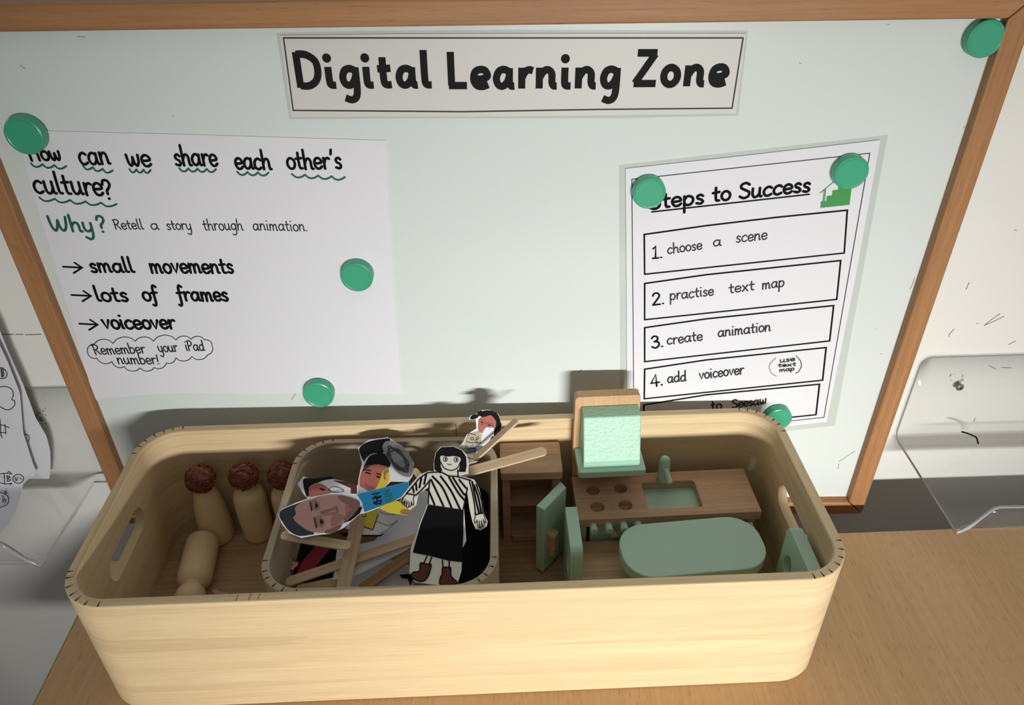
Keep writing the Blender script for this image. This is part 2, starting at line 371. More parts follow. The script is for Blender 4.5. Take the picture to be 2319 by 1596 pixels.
BOLD.update({
 'D': (1.32, [('s', [(.2, 1.7), (.2, .0)]), ('c', [(.2, 1.6), (.65, 1.58), (1.05, 1.3), (1.14, .85), (1.02, .38), (.65, .1), (.2, .1)])]),
 'L': (1.0, [('s', [(.2, 1.75), (.2, .15)]), ('s', [(.06, .15), (.95, .15)])]),
 'Z': (1.28, [('s', [(.18, 1.6), (1.14, 1.6)]), ('s', [(1.05, 1.55), (.16, .16)]), ('s', [(.1, .14), (1.2, .14)])]),
 'i': (.56, [('c', [(.2, 1.0), (.2, .35), (.26, .14), (.5, .12)]), ('d', [(.2, 1.42)])]),
 'l': (.56, [('c', [(.2, 1.78), (.2, .5), (.26, .16), (.52, .12)])]),
 't': (.78, [('c', [(.34, 1.45), (.33, .5), (.4, .16), (.7, .14)]), ('s', [(.06, .9), (.7, .93)])]),
 'a': (1.1, [('c', [(.8, .82), (.55, .92), (.3, .82), (.18, .48), (.28, .18), (.5, .12), (.7, .3), (.82, .6)]), ('c', [(.82, .98), (.82, .35), (.9, .13), (1.06, .12)])]),
 'e': (.98, [('c', [(.34, .46), (.58, .47), (.84, .6), (.74, .86), (.5, .92), (.25, .8), (.17, .45), (.3, .17), (.58, .1), (.88, .2)])]),
 'r': (.74, [('s', [(.2, 1.0), (.2, .0)]), ('c', [(.2, .5), (.36, .8), (.55, .9), (.74, .86)])]),
 'n': (1.12, [('s', [(.2, 1.0), (.2, .0)]), ('c', [(.2, .5), (.4, .82), (.62, .9), (.8, .72), (.82, .3), (.9, .13), (1.06, .12)])]),
 'o': (1.04, [('c', circ(.51, .5, .34, .41))]),
 'g': (1.02, [('c', [(.8, .82), (.55, .92), (.3, .82), (.18, .48), (.28, .18), (.5, .12), (.7, .3), (.82, .6)]), ('c', [(.82, .98), (.82, .0), (.74, -.45), (.5, -.6), (.2, -.5)])]),
})
class Plane:
    def __init__(s, P, n): s.P = Vector(P); s.n = Vector(n).normalized(); s.off = 0
    def at(s, px, py, lift=0.0): return on_plane(px, py, s.P + s.n * lift, s.n)
def write(mb, word, p0, p1, xh, w, pl, lift, font=G, cap=True):
    """letters of `word` from pixel p0 to p1 along the base line, x-height xh and pen width w in pixels"""
    A = pl.at(*p0, lift); B = pl.at(*p1, lift); u = (B - A); L = u.length; u.normalize(); v = pl.n.cross(u)
    mid = ((p0[0] + p1[0]) / 2, (p0[1] + p1[1]) / 2)
    H = abs((pl.at(mid[0], mid[1] - xh, lift) - pl.at(*mid, lift)).dot(v)); W = w * H / xh
    gap = .12
    tot = sum(font[c][0] for c in word) + gap * (len(word) - 1)
    sx = L / tot; x = 0
    for c in word:
        wd_, strokes = font[c]
        j = random.uniform(-.03, .03) if font is G else 0
        for kind, pts in strokes:
            q = catmull(pts) if kind == 'c' else pts
            P3 = [A + u * ((x + a) * sx) + v * ((b + j) * H) for a, b in q]
            if kind == 'd':
                e = P3[0]; mb.face([e + (u * math.cos(t) + v * math.sin(t)) * W * .62 for t in [math.pi * 2 * k / 20 for k in range(20)]])
            else: mb.ribbon(P3, W, pl.n, cap)
        x += wd_ + gap
def px_len(pl, p, w, lift=0): return (pl.at(p[0] + w / 2, p[1], lift) - pl.at(p[0] - w / 2, p[1], lift)).length
def stroke(mb, pts, w, pl, lift, smooth=True, cap=True):
    q = catmull(pts) if smooth else pts
    mb.ribbon([pl.at(*p, lift) for p in q], px_len(pl, pts[0], w, lift), pl.n, cap)

# ------------------------------------------------------------------ the room
Z0 = 1.242                                               # lens height; measured depths below it
def Z(z): return Z0 + z
def wall_y(x): return .030 + .025 * x
WN = Vector((.025, -1, 0)).normalized()                  # wall normal, facing the room
WALL = Plane((0, wall_y(0), 0), WN)
mb = MB()
mb.prism([(-3, wall_y(-3), 0), (3, wall_y(3), 0), (3, wall_y(3) + .1, 0), (-3, wall_y(-3) + .1, 0)], (0, 0, 2.7))
wall = tag(mb.build('wall_back', M['wall']), kind='structure')
mb = MB(); mb.box((0, -1.5, -.03), (6, 3.4, .06)); tag(mb.build('floor', M['floor']), kind='structure')
mb = MB()
mb.prism([(-3, wall_y(-3) - .02, 0), (3, wall_y(3) - .02, 0), (3, wall_y(3), 0), (-3, wall_y(-3), 0)], (0, 0, .10))
tag(mb.build('baseboard_back', M['trim'], bevel=.004), kind='structure')
# seam, scuffs and pencil marks on the paint
mb = MB()
for a, b in (((0, 757), (30, 757)), ((36, 757), (52, 757)), ((58, 758), (92, 757))): stroke(mb, [a, b], 2, WALL, .0004, False)
mb.build('paint_seam', M['pencil'], wall)
mb = MB()
for pts in ([(2265, 710), (2240, 728), (2229, 737)], [(2229, 737), (2250, 728), (2274, 716)], [(2161, 745), (2150, 757), (2150, 762)],
            [(2240, 828), (2252, 834), (2255, 836)], [(2268, 832), (2290, 833)], [(2212, 733), (2214, 732)], [(2205, 955), (2210, 946)], [(2285, 780), (2300, 772)], [(2195, 640), (2188, 655)], [(2298, 520), (2302, 522)]):
    stroke(mb, pts, 1.3, WALL, .0004)
mb.build('pencil_mark', M['pencil'], wall)
mb = MB()
for k in range(46):
    a = random.uniform(0, 6.28); rr = abs(random.gauss(0, 13)); x, y = 92 + rr * math.cos(a), 945 + rr * math.sin(a) * 1.2
    r = random.uniform(.6, 3.0); c = WALL.at(x, y, .0003 + k * 1e-6)
    mb.face([c + (Vector((1, .025, 0)) * math.cos(t) + Vector((0, 0, 1)) * math.sin(t)) * r * .0004 * random.uniform(.7, 1.2) for t in [math.pi * 2 * q / 9 for q in range(9)]])
for k in range(14):
    x, y = 2160 + random.uniform(-10, 22), 855 + random.uniform(-9, 9)
    c = WALL.at(x, y, .0003 + k * 1e-6); r = random.uniform(.5, 1.6)
    mb.face([c + (Vector((1, .025, 0)) * math.cos(t) + Vector((0, 0, 1)) * math.sin(t)) * r * .0006 * random.uniform(.6, 1.3) for t in [math.pi * 2 * q / 9 for q in range(9)]])
mb.build('scuff', M['pencil'], wall)

# ------------------------------------------------------------------ table
TROT = .032; TB0 = -.0711
def tb(x): return TB0 + TROT * x
t = thing('table', 'beech laminate table standing by the wall under the big wooden box', 'table', (0, 0, 0))
xl, xr, fy = -.4345, .80, -.62
ca, sa = math.cos(TROT), math.sin(TROT)
P0 = Vector((xl, tb(xl), Z(-.642))); ex = Vector((ca, sa, 0)); ey = Vector((sa, -ca, 0)); DEP = .56; WID = xr - xl
mb = MB(); mb.prism([P0, P0 + ex * WID, P0 + ex * WID + ey * DEP, P0 + ey * DEP], (0, 0, -.022))
mb.build('tabletop', M['table'], t, bevel=.0015)
mb = MB()
mb.prism([P0 - ex * .0012 + Vector((0, 0, -.002)), P0 + Vector((0, 0, -.002)), P0 + ey * DEP + Vector((0, 0, -.002)), P0 - ex * .0012 + ey * DEP + Vector((0, 0, -.002))], (0, 0, -.018))
mb.build('edge_strip', M['edge_band'], t)
for a in (.05, WID - .05):
    for b in (.05, DEP - .05):
        q = P0 + ex * a + ey * b
        mb = MB(); mb.lathe([(0, 0), (.016, 0), (.018, .003), (.018, Z(-.664)), (0, Z(-.664))], (q.x, q.y, 0), seg=20); mb.build('leg', M['leg'], t, smooth=False)

# ------------------------------------------------------------------ whiteboard
BOARD = Plane((0, 0, 0), (0, -1, 0))
wb = thing('whiteboard', 'whiteboard in an orange brown wooden frame hung on the wall behind the box', 'whiteboard', (-.025, 0, Z(-.6665)))
xo0, xo1, zo0, zo1, fwid, fr_y = -.4518, .4024, Z(-.6665), Z(-.1105), .0192, -.010
mb = MB(); mb.box(((xo0 + xo1) / 2, .006, (zo0 + zo1) / 2), (xo1 - xo0 - .01, .012, zo1 - zo0 - .01)); mb.build('panel', M['board'], wb, world=True)
def rail(pts, mat):
    mb = MB(); mb.prism([(x, fr_y, z) for x, z in pts], (0, .024, 0)); return mb.build('frame_rail', mat, wb, world=True, bevel=.0016)
g = .0004
rail([(xo0 + g, zo1), (xo1 - g, zo1), (xo1 - fwid - g, zo1 - fwid), (xo0 + fwid + g, zo1 - fwid)], M['frame'])
rail([(xo0 + g, zo0), (xo1 - g, zo0), (xo1 - fwid - g, zo0 + fwid), (xo0 + fwid + g, zo0 + fwid)], M['frame'])
rail([(xo0, zo0 + g), (xo0, zo1 - g), (xo0 + fwid, zo1 - fwid - g), (xo0 + fwid, zo0 + fwid + g)], M['framev'])
rail([(xo1, zo0 + g), (xo1, zo1 - g), (xo1 - fwid, zo1 - fwid - g), (xo1 - fwid, zo0 + fwid + g)], M['framev'])
mb = MB()
for pts in ([(45, 147), (50, 151), (58, 156)], [(175, 83), (185, 83), (193, 84)], [(1811, 142), (1814, 145)], [(2181, 290), (2186, 286)], [(2072, 627), (2066, 645), (2060, 655)], [(1900, 1045), (1915, 1035), (1930, 1025), (1936, 1022)],
            [(1900, 1050), (1898, 1062)], [(1995, 800), (1997, 802)], [(1310, 842), (1318, 836)], [(660, 905), (670, 890)], [(796, 676), (797, 678)], [(390, 262), (392, 262)], [(2010, 55), (2013, 55)], [(1985, 745), (1985, 745.8)]):
    mb = MB(); stroke(mb, pts, 1.1, BOARD, .0002); mb.build('pen_smudge', M['pencil'], wb, world=True)

# ------------------------------------------------------------------ sheets on the board
def sheet(pl, pts, lift, thick, name, mat, parent):
    mb = MB(); mb.prism([pl.at(*p, lift) for p in pts], -pl.n * thick); return mb.build(name, mat, parent, world=True)
def outline(mb, pts, w, pl, lift):
    stroke(mb, list(pts) + [pts[0]], w, pl, lift, False)
# title strip
ts = thing('title_sign', 'laminated paper strip with bold printed words Digital Learning Zone at top of whiteboard', 'sign', BOARD.at(1160, 260))
sheet(BOARD, [(626, 75), (800, 71), (1160, 68), (1694, 70), (1672, 262), (1400, 268), (1000, 268), (655, 270)], .0009, .0005, 'laminate_edge', M['pouch'], ts)
sheet(BOARD, [(634, 80), (900, 77), (1300, 76), (1690, 76), (1667, 257), (1400, 261), (1150, 264), (900, 264), (660, 265)], .0014, .0004, 'paper', M['title_paper'], ts)
mb = MB(); outline(mb, [(642, 86), (1683, 86), (1658, 245), (1350, 248), (1050, 253), (664, 250)], 3.2, BOARD, .0018); mb.build('border_line', M['pen'], ts, world=True)
for wdx, a, b, y in (('Digital', 672, 980, 199), ('Learning', 1014, 1404, 201), ('Zone', 1430, 1646, 196)):
    mb = MB(); write(mb, wdx, (a, y), (b, y - 1), 47, 16.5, BOARD, .0019, BOLD, False); mb.build('printed_word', M['print_black'], ts, world=True)
# handwritten sheet
hs = thing('handwritten_sheet', 'white paper with handwritten question and arrow list held by three green magnets', 'paper', BOARD.at(560, 895))
sheet(BOARD, [(30, 293), (128, 297), (400, 304), (876, 318), (883, 480), (893, 650), (902, 780), (911, 893), (780, 892), (640, 891), (560, 893), (480, 890), (400, 891), (330, 894), (290, 897), (270, 900), (245, 902), (214, 907), (150, 685), (53, 362)], .0011, .0005, 'paper', M['paper'], hs)
HL = .0014
def scallops(mb, a, b, n, w, depth, pl, lift):
    for i in range(n):
        p = [a[k] + (b[k] - a[k]) * i / n for k in (0, 1)]; q = [a[k] + (b[k] - a[k]) * (i + 1) / n for k in (0, 1)]
        md = ((p[0] * .5 + q[0] * .5), (p[1] + q[1]) / 2 + depth)
        stroke(mb, [tuple(p), (p[0] * .75 + q[0] * .25, md[1] - depth * .25), md, (p[0] * .25 + q[0] * .75, md[1] - depth * .25), tuple(q)], w, pl, lift)
for wdx, a, b, xh in (('How', (70, 364), (140, 362), 20), ('can', (183, 372), (251, 372), 26), ('we', (290, 375), (344, 376), 25), ('share', (398, 374), (494, 376), 25), ('each', (535, 383), (615, 383), 24),
                      ("other's", (652, 383), (775, 381), 24), ('culture', (80, 436), (236, 443), 27), ('?', (240, 450), (260, 450), 25)):
    mb = MB(); write(mb, wdx, a, b, xh, 6.0, BOARD, HL); mb.build('marker_word', M['black'], hs, world=True)
for a, b, n in (((70, 370), (150, 376), 3), ((188, 375), (255, 386), 3), ((293, 383), (341, 385), 3), ((406, 381), (489, 383), 4), ((537, 389), (608, 391), 3), ((661, 394), (781, 401), 4), ((89, 447), (264, 462), 5)):
    mb = MB(); scallops(mb, a, b, n, 4.4, 7, BOARD, HL); mb.build('wavy_underline', M['green_ink'], hs, world=True)
mb = MB(); write(mb, 'Why', (116, 522), (214, 526), 20, 5.5, BOARD, HL); write(mb, '?', (226, 525), (245, 525), 21, 5.5, BOARD, HL); mb.build('green_word', M['green_ink'], hs, world=True)
for wdx, a, b, xh in (('Retell', (261, 519), (326, 519), 13), ('a', (343, 520), (361, 520), 13), ('story', (379, 520), (435, 520), 13), ('through', (462, 521), (551, 521), 14), ('animation.', (574, 521), (697, 523), 14),
                      ('Remember', (216, 803), (331, 799), 13), ('your', (360, 797), (404, 796), 13), ('iPad', (422, 794), (464, 794), 13), ('number!', (268, 824), (362, 824), 13)):
    mb = MB(); write(mb, wdx, a, b, xh, 2.5, BOARD, HL); mb.build('fine_pen_word', M['pen'], hs, world=True)
for wdx, a, b, xh in (('small', (207, 616), (305, 616), 19), ('movements', (343, 618), (530, 618), 20), ('lots', (220, 682), (292, 682), 19), ('of', (326, 681), (360, 681), 19), ('frames', (405, 681), (518, 681), 19), ('voiceover', (236, 744), (399, 744), 19)):
    mb = MB(); write(mb, wdx, a, b, xh, 5.4, BOARD, HL); mb.build('marker_word', M['black'], hs, world=True)
for x0, x1, y in ((143, 186, 606), (162, 206, 670), (180, 221, 735)):
    mb = MB(); stroke(mb, [(x0, y - 2), (x1, y)], 4.6, BOARD, HL, False); stroke(mb, [(x1 - 17, y - 11), (x1, y), (x1 - 19, y + 12)], 4.6, BOARD, HL, False); mb.build('drawn_arrow', M['black'], hs, world=True)
nodes = [(500, 1265), (600, 1262), (718, 1250), (815, 1250), (935, 1243), (1015, 1240), (1088, 1243), (1128, 1275), (1105, 1322), (1020, 1332), (935, 1338), (885, 1365), (820, 1390), (745, 1392), (660, 1385), (595, 1358), (515, 1340), (465, 1305)]
mb = MB(); cxx = sum(n[0] for n in nodes) / len(nodes); cyy = sum(n[1] for n in nodes) / len(nodes)
for i, a in enumerate(nodes):
    b = nodes[(i + 1) % len(nodes)]; mx_, my_ = (a[0] + b[0]) / 2, (a[1] + b[1]) / 2
    dx, dy = b[0] - a[0], b[1] - a[1]; nl = math.hypot(dx, dy); nx, ny = dy / nl, -dx / nl
    f = lambda p: (p[0] / 2.347, 240 + p[1] / 2.347)
    stroke(mb, [f(a), f((a[0] * .8 + b[0] * .2 + nx * nl * .17, a[1] * .8 + b[1] * .2 + ny * nl * .17)), f((mx_ + nx * nl * .24, my_ + ny * nl * .24)), f((a[0] * .2 + b[0] * .8 + nx * nl * .17, a[1] * .2 + b[1] * .8 + ny * nl * .17)), f(b)], 1.9, BOARD, HL)
mb.build('drawn_cloud', M['pen'], hs, world=True)
# steps sheet
ss = thing('steps_sheet', 'laminated Steps to Success sheet with numbered boxes on right of whiteboard', 'paper', BOARD.at(1650, 985))
sheet(BOARD, [(1402, 374), (2011, 306), (1950, 640), (1891, 964), (1406, 1020)], .0011, .0004, 'laminate_pouch', M['pouch'], ss)
sheet(BOARD, [(1417, 382), (1700, 351), (1994, 317), (1935, 640), (1872, 955), (1421, 1006)], .0016, .0004, 'paper', M['paper'], ss)
SL = .0020
mb = MB(); outline(mb, [(1431, 406), (1970, 347), (1866, 945), (1436, 992)], 2.0, BOARD, SL); mb.build('border_line', M['pen'], ss, world=True)
for q in ([(1459, 531), (1600, 511), (1760, 492), (1919, 476), (1912, 573), (1460, 621)], [(1460, 642), (1600, 622), (1904, 590), (1895, 678), (1460, 724)], [(1460, 742), (1600, 722), (1888, 692), (1879, 772), (1460, 819)],
          [(1460, 836), (1600, 815), (1871, 787), (1863, 861), (1459, 903)], [(1458, 917), (1600, 894), (1856, 870), (1848, 939), (1459, 980)]):
    mb = MB(); outline(mb, q, 3.8, BOARD, SL); mb.build('drawn_box', M['black'], ss, world=True)
for wdx, a, b, xh, w in (('Steps', (1470, 474), (1594, 460), 20, 5.8), ('to', (1614, 457), (1654, 452), 20, 5.8), ('Success', (1674, 450), (1834, 433), 20, 5.8)):
    mb = MB(); write(mb, wdx, a, b, xh, w, BOARD, SL); mb.build('printed_word', M['black'], ss, world=True)
mb = MB(); stroke(mb, [(1476, 480), (1833, 440)], 3.4, BOARD, SL, False); mb.build('underline', M['black'], ss, world=True)
for wdx, a, b, xh in (('1.', (1477, 585), (1501, 583), 16), ('2.', (1477, 691), (1505, 688), 16), ('3.', (1476, 789), (1503, 785), 16), ('4.', (1474, 876), (1502, 872), 16)):
    mb = MB(); write(mb, wdx, a, b, xh, 3.6, BOARD, SL); mb.build('printed_number', M['black'], ss, world=True)
for wdx, a, b, xh in (('choose', (1512, 575), (1590, 564), 13), ('a', (1615, 558), (1633, 556), 13), ('scene', (1667, 549), (1737, 541), 14), ('practise', (1517, 679), (1616, 668), 13), ('text', (1651, 664), (1708, 656), 13), ('map', (1726, 655), (1776, 648), 13),
                      ('create', (1511, 780), (1591, 770), 13), ('animation', (1626, 763), (1745, 749), 13), ('add', (1512, 867), (1554, 862), 13), ('voiceover', (1584, 859), (1684, 846), 13),
                      ('use', (1766, 821), (1800, 817), 6.2), ('text', (1762, 831), (1802, 828), 4.6), ('map', (1765, 842), (1799, 838), 5), ('to', (1611, 929), (1635, 925), 12), ('Seesaw', (1658, 924), (1735, 914), 11)):
    mb = MB(); write(mb, wdx, a, b, xh, 2.8 if xh > 9 else 2.1, BOARD, SL); mb.build('fine_pen_word', M['pen'], ss, world=True)
mb = MB(); stroke(mb, [(1757, 811), (1747, 820), (1742, 832), (1748, 846), (1759, 852)], 1.7, BOARD, SL); mb.build('bracket', M['pencil'], ss, world=True)
mb = MB(); stroke(mb, [(1803, 806), (1812, 816), (1815, 828), (1809, 841), (1802, 845)], 1.9, BOARD, SL); mb.build('bracket', M['pen'], ss, world=True)
f5 = lambda x, y: (1380 + x / 2.28, 280 + y / 2.28)
mb = MB(); mb.prism([BOARD.at(*f5(*p), SL) for p in [(1090, 435), (1093, 402), (1121, 399), (1123, 374), (1150, 371), (1153, 345), (1181, 341), (1184, 318), (1254, 310), (1240, 419)]], (0, .0001, 0))
for q in ([(1090, 357), (1155, 303), (1190, 280)], [(1110, 342), (1104, 400)], [(1117, 337), (1111, 398)]): stroke(mb, [f5(*p) for p in q], 2.0, BOARD, SL, False)
mb.build('printed_staircase', M['stair'], ss, world=True)

# ------------------------------------------------------------------ magnets
def magnet(px, py, wpx, label, h=.0095, base=.0):
    c = on_y(px, py, -base - h); e = on_y(px + wpx / 2, py, -base - h); r = (e - c).length
    o = MB(); R = rot_basis((1, 0, 0), (0, -1, 0))
    o.lathe([(0, 0), (r - .0006, 0), (r, .0008), (r, h - .0016), (r - .0004, h - .0005), (r - .0014, h), (r - .0022, h - .0001), (r - .0028, h - .0004), (0, h - .0004)], (0, 0, 0), R, 56)
    m = o.build('round_magnet', M['magnet'], None); shade_auto(m, 18); m.location = (c.x, -base, c.z)
    return tag(m, label, 'magnet', 'green magnets on the whiteboard')
magnet(2234, 89, 84, 'round green magnet in the top right corner of the whiteboard, touching the frame')
magnet(53, 309, 88, 'round green magnet covering the top left corner of the handwritten sheet', base=.0016)
magnet(807, 629, 74, 'round green magnet on the handwritten sheet beside the words small movements and lots of frames', base=.0016)
magnet(720, 896, 70, 'round green magnet on the bottom edge of the handwritten sheet', base=.0016)
magnet(1471, 439, 75, 'round green magnet covering the first letter of Steps to Success', base=.0021)
magnet(1929, 393, 78, 'round green magnet above the printed staircase on the steps sheet', base=.0021)
magnet(1764, 951, 60, 'round green magnet at the foot of the steps sheet, half behind the box rim', base=.0021)

# ------------------------------------------------------------------ big wooden box
BX, BY, BROT, BW, BD, BH, BR, BT = -.0475, -.1348, .0314, .6411, .2196, .1408, .041, .0090
ZT = Z(-.642); ZF = ZT + .008                               # table top, box floor
def bent_tray(root, W, D, H, R, T, mat, floor_mat, floor_z, name='bent_wall', lip=.0012, foot=.003):
    rings = [(-foot, 0), (-foot * .3, foot * .3), (0, foot), (0, H - lip), (-lip * .3, H - lip * .3), (-lip, H), (-T + lip, H), (-T + lip * .3, H - lip * .3), (-T, H - lip), (-T, floor_z + .002), (-T - .002, floor_z)]
    bm = bmesh.new(); uvl = bm.loops.layers.uv.new('UVMap'); R_ = []; cs = 14
    base = rrect(W, D, R, cs)
    # extra points along straight runs
    def ring(off, z):
        pts = rrect(W + 2 * off, D + 2 * off, R + off, cs); return [bm.verts.new((x, y, z)) for x, y in pts]
    for off, z in rings: R_.append(ring(off, z))
    n = len(base); per = [0]
    for i in range(n): per.append(per[-1] + math.dist(base[i], base[(i + 1) % n]))
    vacc = [0]
    for (o0, z0), (o1, z1) in zip(rings, rings[1:]): vacc.append(vacc[-1] + math.hypot(o1 - o0, z1 - z0))
    for k in range(len(rings) - 1):
        for i in range(n):
            j = (i + 1) % n
            f = bm.faces.new((R_[k][i], R_[k][j], R_[k + 1][j], R_[k + 1][i]))
            for lp, (u, v) in zip(f.loops, ((per[i], vacc[k]), (per[i + 1], vacc[k]), (per[i + 1], vacc[k + 1]), (per[i], vacc[k + 1]))): lp[uvl].uv = (u, v)
    fb = bm.faces.new(R_[0][::-1]); ft = bm.faces.new(R_[-1])
    for f in (fb, ft):
        for lp in f.loops: lp[uvl].uv = (lp.vert.co.x, lp.vert.co.y)
    bmesh.ops.recalc_face_normals(bm, faces=bm.faces)
    me = bpy.data.meshes.new(name); bm.to_mesh(me); bm.free(); me.materials.append(mat)
    o = bpy.data.objects.new(name, me); COL.objects.link(o); o.parent = root
    m_ = MB(); pts = rrect(W - 2 * T - .0003, D - 2 * T - .0003, R - T, 14); m_.prism([(x, y, floor_z - .001) for x, y in pts], (0, 0, .0034)); m_.build('floor_panel', floor_mat, root)
    return o
def kerfs(root, W, D, H, R, T, mat, corners, n=7, ln=.62):
    z = H + .00015
    for sx, sy in corners:
        mb = MB(); cx, cy = sx * (W / 2 - R), sy * (D / 2 - R)
        for k in range(n):
            a = math.radians(4 + 82 * k / (n - 1) + random.uniform(-2, 2)); d = Vector((sx * math.cos(a), sy * math.sin(a), 0)); s_ = Vector((-d.y, d.x, 0))
            p0 = Vector((cx, cy, z)) + d * (R - .0008); p1 = Vector((cx, cy, z)) + d * (R - .0008 - T * ln * random.uniform(.8, 1.05))
            mb.face([p0 - s_ * .0007, p0 + s_ * .0007, p1 + s_ * .00012, p1 - s_ * .00012])
        mb.build('saw_cut', mat, root)
box = thing('wooden_box', 'big pale bentwood box with handle holes standing on the table before the whiteboard', 'box', (BX, BY, ZT), BROT)
sh = bent_tray(box, BW, BD, BH, BR, BT, M['ash'], M['ash_floor'], .008)
cut = []
for sx in (-1, 1):
    m_ = MB(); hz0, hz1, hy = Z(-.5625) - ZT, Z(-.5360) - ZT, .040; rr = (hz1 - hz0) / 2; pts = []
    for k in range(13): a = math.radians(-90 + 180 * k / 12); pts.append((hy - rr + rr * math.cos(a), (hz0 + hz1) / 2 + rr * math.sin(a)))
    for k in range(13): a = math.radians(90 + 180 * k / 12); pts.append((-hy + rr + rr * math.cos(a), (hz0 + hz1) / 2 + rr * math.sin(a)))
    m_.prism([(sx * BW / 2 - .03, y, z) for y, z in pts], (.06, 0, 0))
    c = m_.build('cutter', M['ash']); c.location = box.location; c.rotation_euler = box.rotation_euler; cut.append(c)
apply_boolean(sh, cut); shade_auto(sh, 20)
kerfs(box, BW, BD, BH, BR, BT, M['kerf'], ((-1, -1), (1, -1), (-1, 1), (1, 1)))
for x in (-.175, -.165, -.158): mb = MB(); mb.face([(x, -BD / 2 + .0012, BH + .0002), (x + .0004, -BD / 2 + .0012, BH + .0002), (x + .0012, -BD / 2 + .0078, BH + .0002), (x + .0009, -BD / 2 + .0078, BH + .0002)]); mb.build('seam', M['kerf'], box)
mb = MB(); mb.face([(-.0075, BD / 2 - BT - .0002, BH - .0016), (-.0070, BD / 2 - BT - .0002, BH - .0016), (-.0070, BD / 2 - BT - .0002, BH - .022), (-.0075, BD / 2 - BT - .0002, BH - .022)])
mb.build('seam', M['kerf'], box)

# ------------------------------------------------------------------ small wooden box inside
SX0, SX1, SY0, SY1, SZ = -.2150, -.0150, -.2315, -.0400, Z(-.515)
sbx, sby, SW, SD = (SX0 + SX1) / 2, (SY0 + SY1) / 2, SX1 - SX0, SY1 - SY0
SBZ = ZF + .0026; SH = SZ - SBZ
sb = thing('small_wooden_box', 'small greyish bentwood box full of stick puppets standing inside the big box', 'box', (sbx, sby, SBZ), .012)
so = bent_tray(sb, SW, SD, SH, .037, .0066, M['ash_grey'], M['ash_floor'], .006, lip=.001, foot=.001); shade_auto(so, 20)
kerfs(sb, SW, SD, SH, .037, .0066, M['kerf'], ((-1, -1), (1, -1), (-1, 1)), 6, .8)

# ------------------------------------------------------------------ peg dolls
def doll_body(cone=False):
    if cone: return [(0, 0), (.0148, 0), (.0166, .0014), (.0173, .006), (.0172, .018), (.0162, .036), (.0142, .052), (.0118, .063), (.0100, .069), (.0094, .074)]
    return [(0, 0), (.0138, 0), (.0154, .0014), (.0160, .006), (.0163, .020), (.0165, .040), (.0164, .054), (.0152, .0615), (.0125, .0655), (.0096, .0675), (.0092, .074)]
def hair_ball(r, seed):
    rnd = random.Random(seed); mb = MB()
    bmesh.ops.create_uvsphere(mb.bm, u_segments=36, v_segments=22, radius=r)
    for v in mb.bm.verts:
        d = v.co.normalized(); v.co += d * r * (.045 * math.sin(9 * d.x + 5 * d.z + seed) + .035 * math.sin(13 * d.y - 7 * d.x + seed * 2))
    for k in range(70):
        q = Matrix.Rotation(rnd.uniform(0, 6.28), 3, 'Z') @ Matrix.Rotation(rnd.uniform(0, 3.14), 3, 'X') @ Matrix.Rotation(rnd.uniform(0, 6.28), 3, 'Z')
        a0 = rnd.uniform(0, 6.28); sw = rnd.uniform(.6, 1.7); off = rnd.uniform(-.55, .55) * r; rr = math.sqrt(r * r - off * off) * 1.045
        mb.tube([q @ Vector((rr * math.cos(a0 + sw * i / 9), rr * math.sin(a0 + sw * i / 9), off + .06 * r * math.sin(i))) for i in range(10)], .0006, 5)
    return mb
def peg_doll(loc, label, hair_seed, cone=False):
    t = thing('peg_doll', label, 'doll', loc, random.uniform(0, 6), 'wooden peg dolls in the big box')
    mb = MB(); mb.lathe(doll_body(cone), seg=44); b = mb.build('body', M['peg'], t, smooth=True)
    mb = MB(); mb.lathe([(0, -.0125), (.006, -.011), (.0105, -.0068), (.0125, 0), (.0105, .0068), (.006, .011), (0, .0125)], (0, 0, .083), seg=32); mb.build('head', M['peg'], t, smooth=True)
    h = hair_ball(.0142, hair_seed).build('hair', M['yarn'], t, smooth=True); h.location = (0, 0, .0845)
    return t
FLOORZ = ZF + .0026
peg_doll((-.3175, -.0625, FLOORZ), 'peg doll with rough dark russet hair in the far left corner of the box', 3, True)
peg_doll((-.2745, -.0600, FLOORZ), 'peg doll with smooth russet hair standing between two other dolls at the back', 8)
peg_doll((-.2355, -.0590, FLOORZ), 'peg doll half hidden behind the rim of the small box, russet hair', 12)
# the one lying down: base away from the lens, bald head towards the front wall
A = on_z(461, 1222, FLOORZ + .0167); B = on_z(440, 1312, FLOORZ + .0167)
ld = thing('peg_doll', 'bare pale peg doll with no hair lying on the floor of the box', 'doll', (A.x, A.y, FLOORZ + .0167), 0, 'wooden peg dolls in the big box')
ax = (B - A).normalized(); Rl = rot_basis(Vector((0, 0, 1)).cross(ax), ax)
mb = MB(); mb.lathe([(0, 0), (.0135, 0), (.0155, .0012), (.0163, .005), (.0166, .02), (.0166, .046), (.0160, .052), (.014, .0565), (.011, .059), (.0092, .0605), (.0086, .063)], (0, 0, 0), Rl, 44)
mb.build('body', M['peg'], ld, smooth=True)
mb = MB(); mb.lathe([(.0084, .061), (.0104, .0632), (.0134, .0674), (.0146, .0735), (.0134, .0795), (.009, .085), (0, .0873)], (0, 0, 0), Rl, 40); mb.build('head', M['peg'], ld, smooth=True)
mb = MB(); mb.prism([on_z(x, y, FLOORZ + .001) for x, y in ((478, 1336), (490, 1334), (503, 1342), (518, 1342), (512, 1352), (490, 1350))], (0, 0, .0006))
sc = mb.build('paper_scrap', M['pink'], None)
tag(sc, 'tiny crumpled pink paper scrap beside the bald peg doll', 'paper scrap')

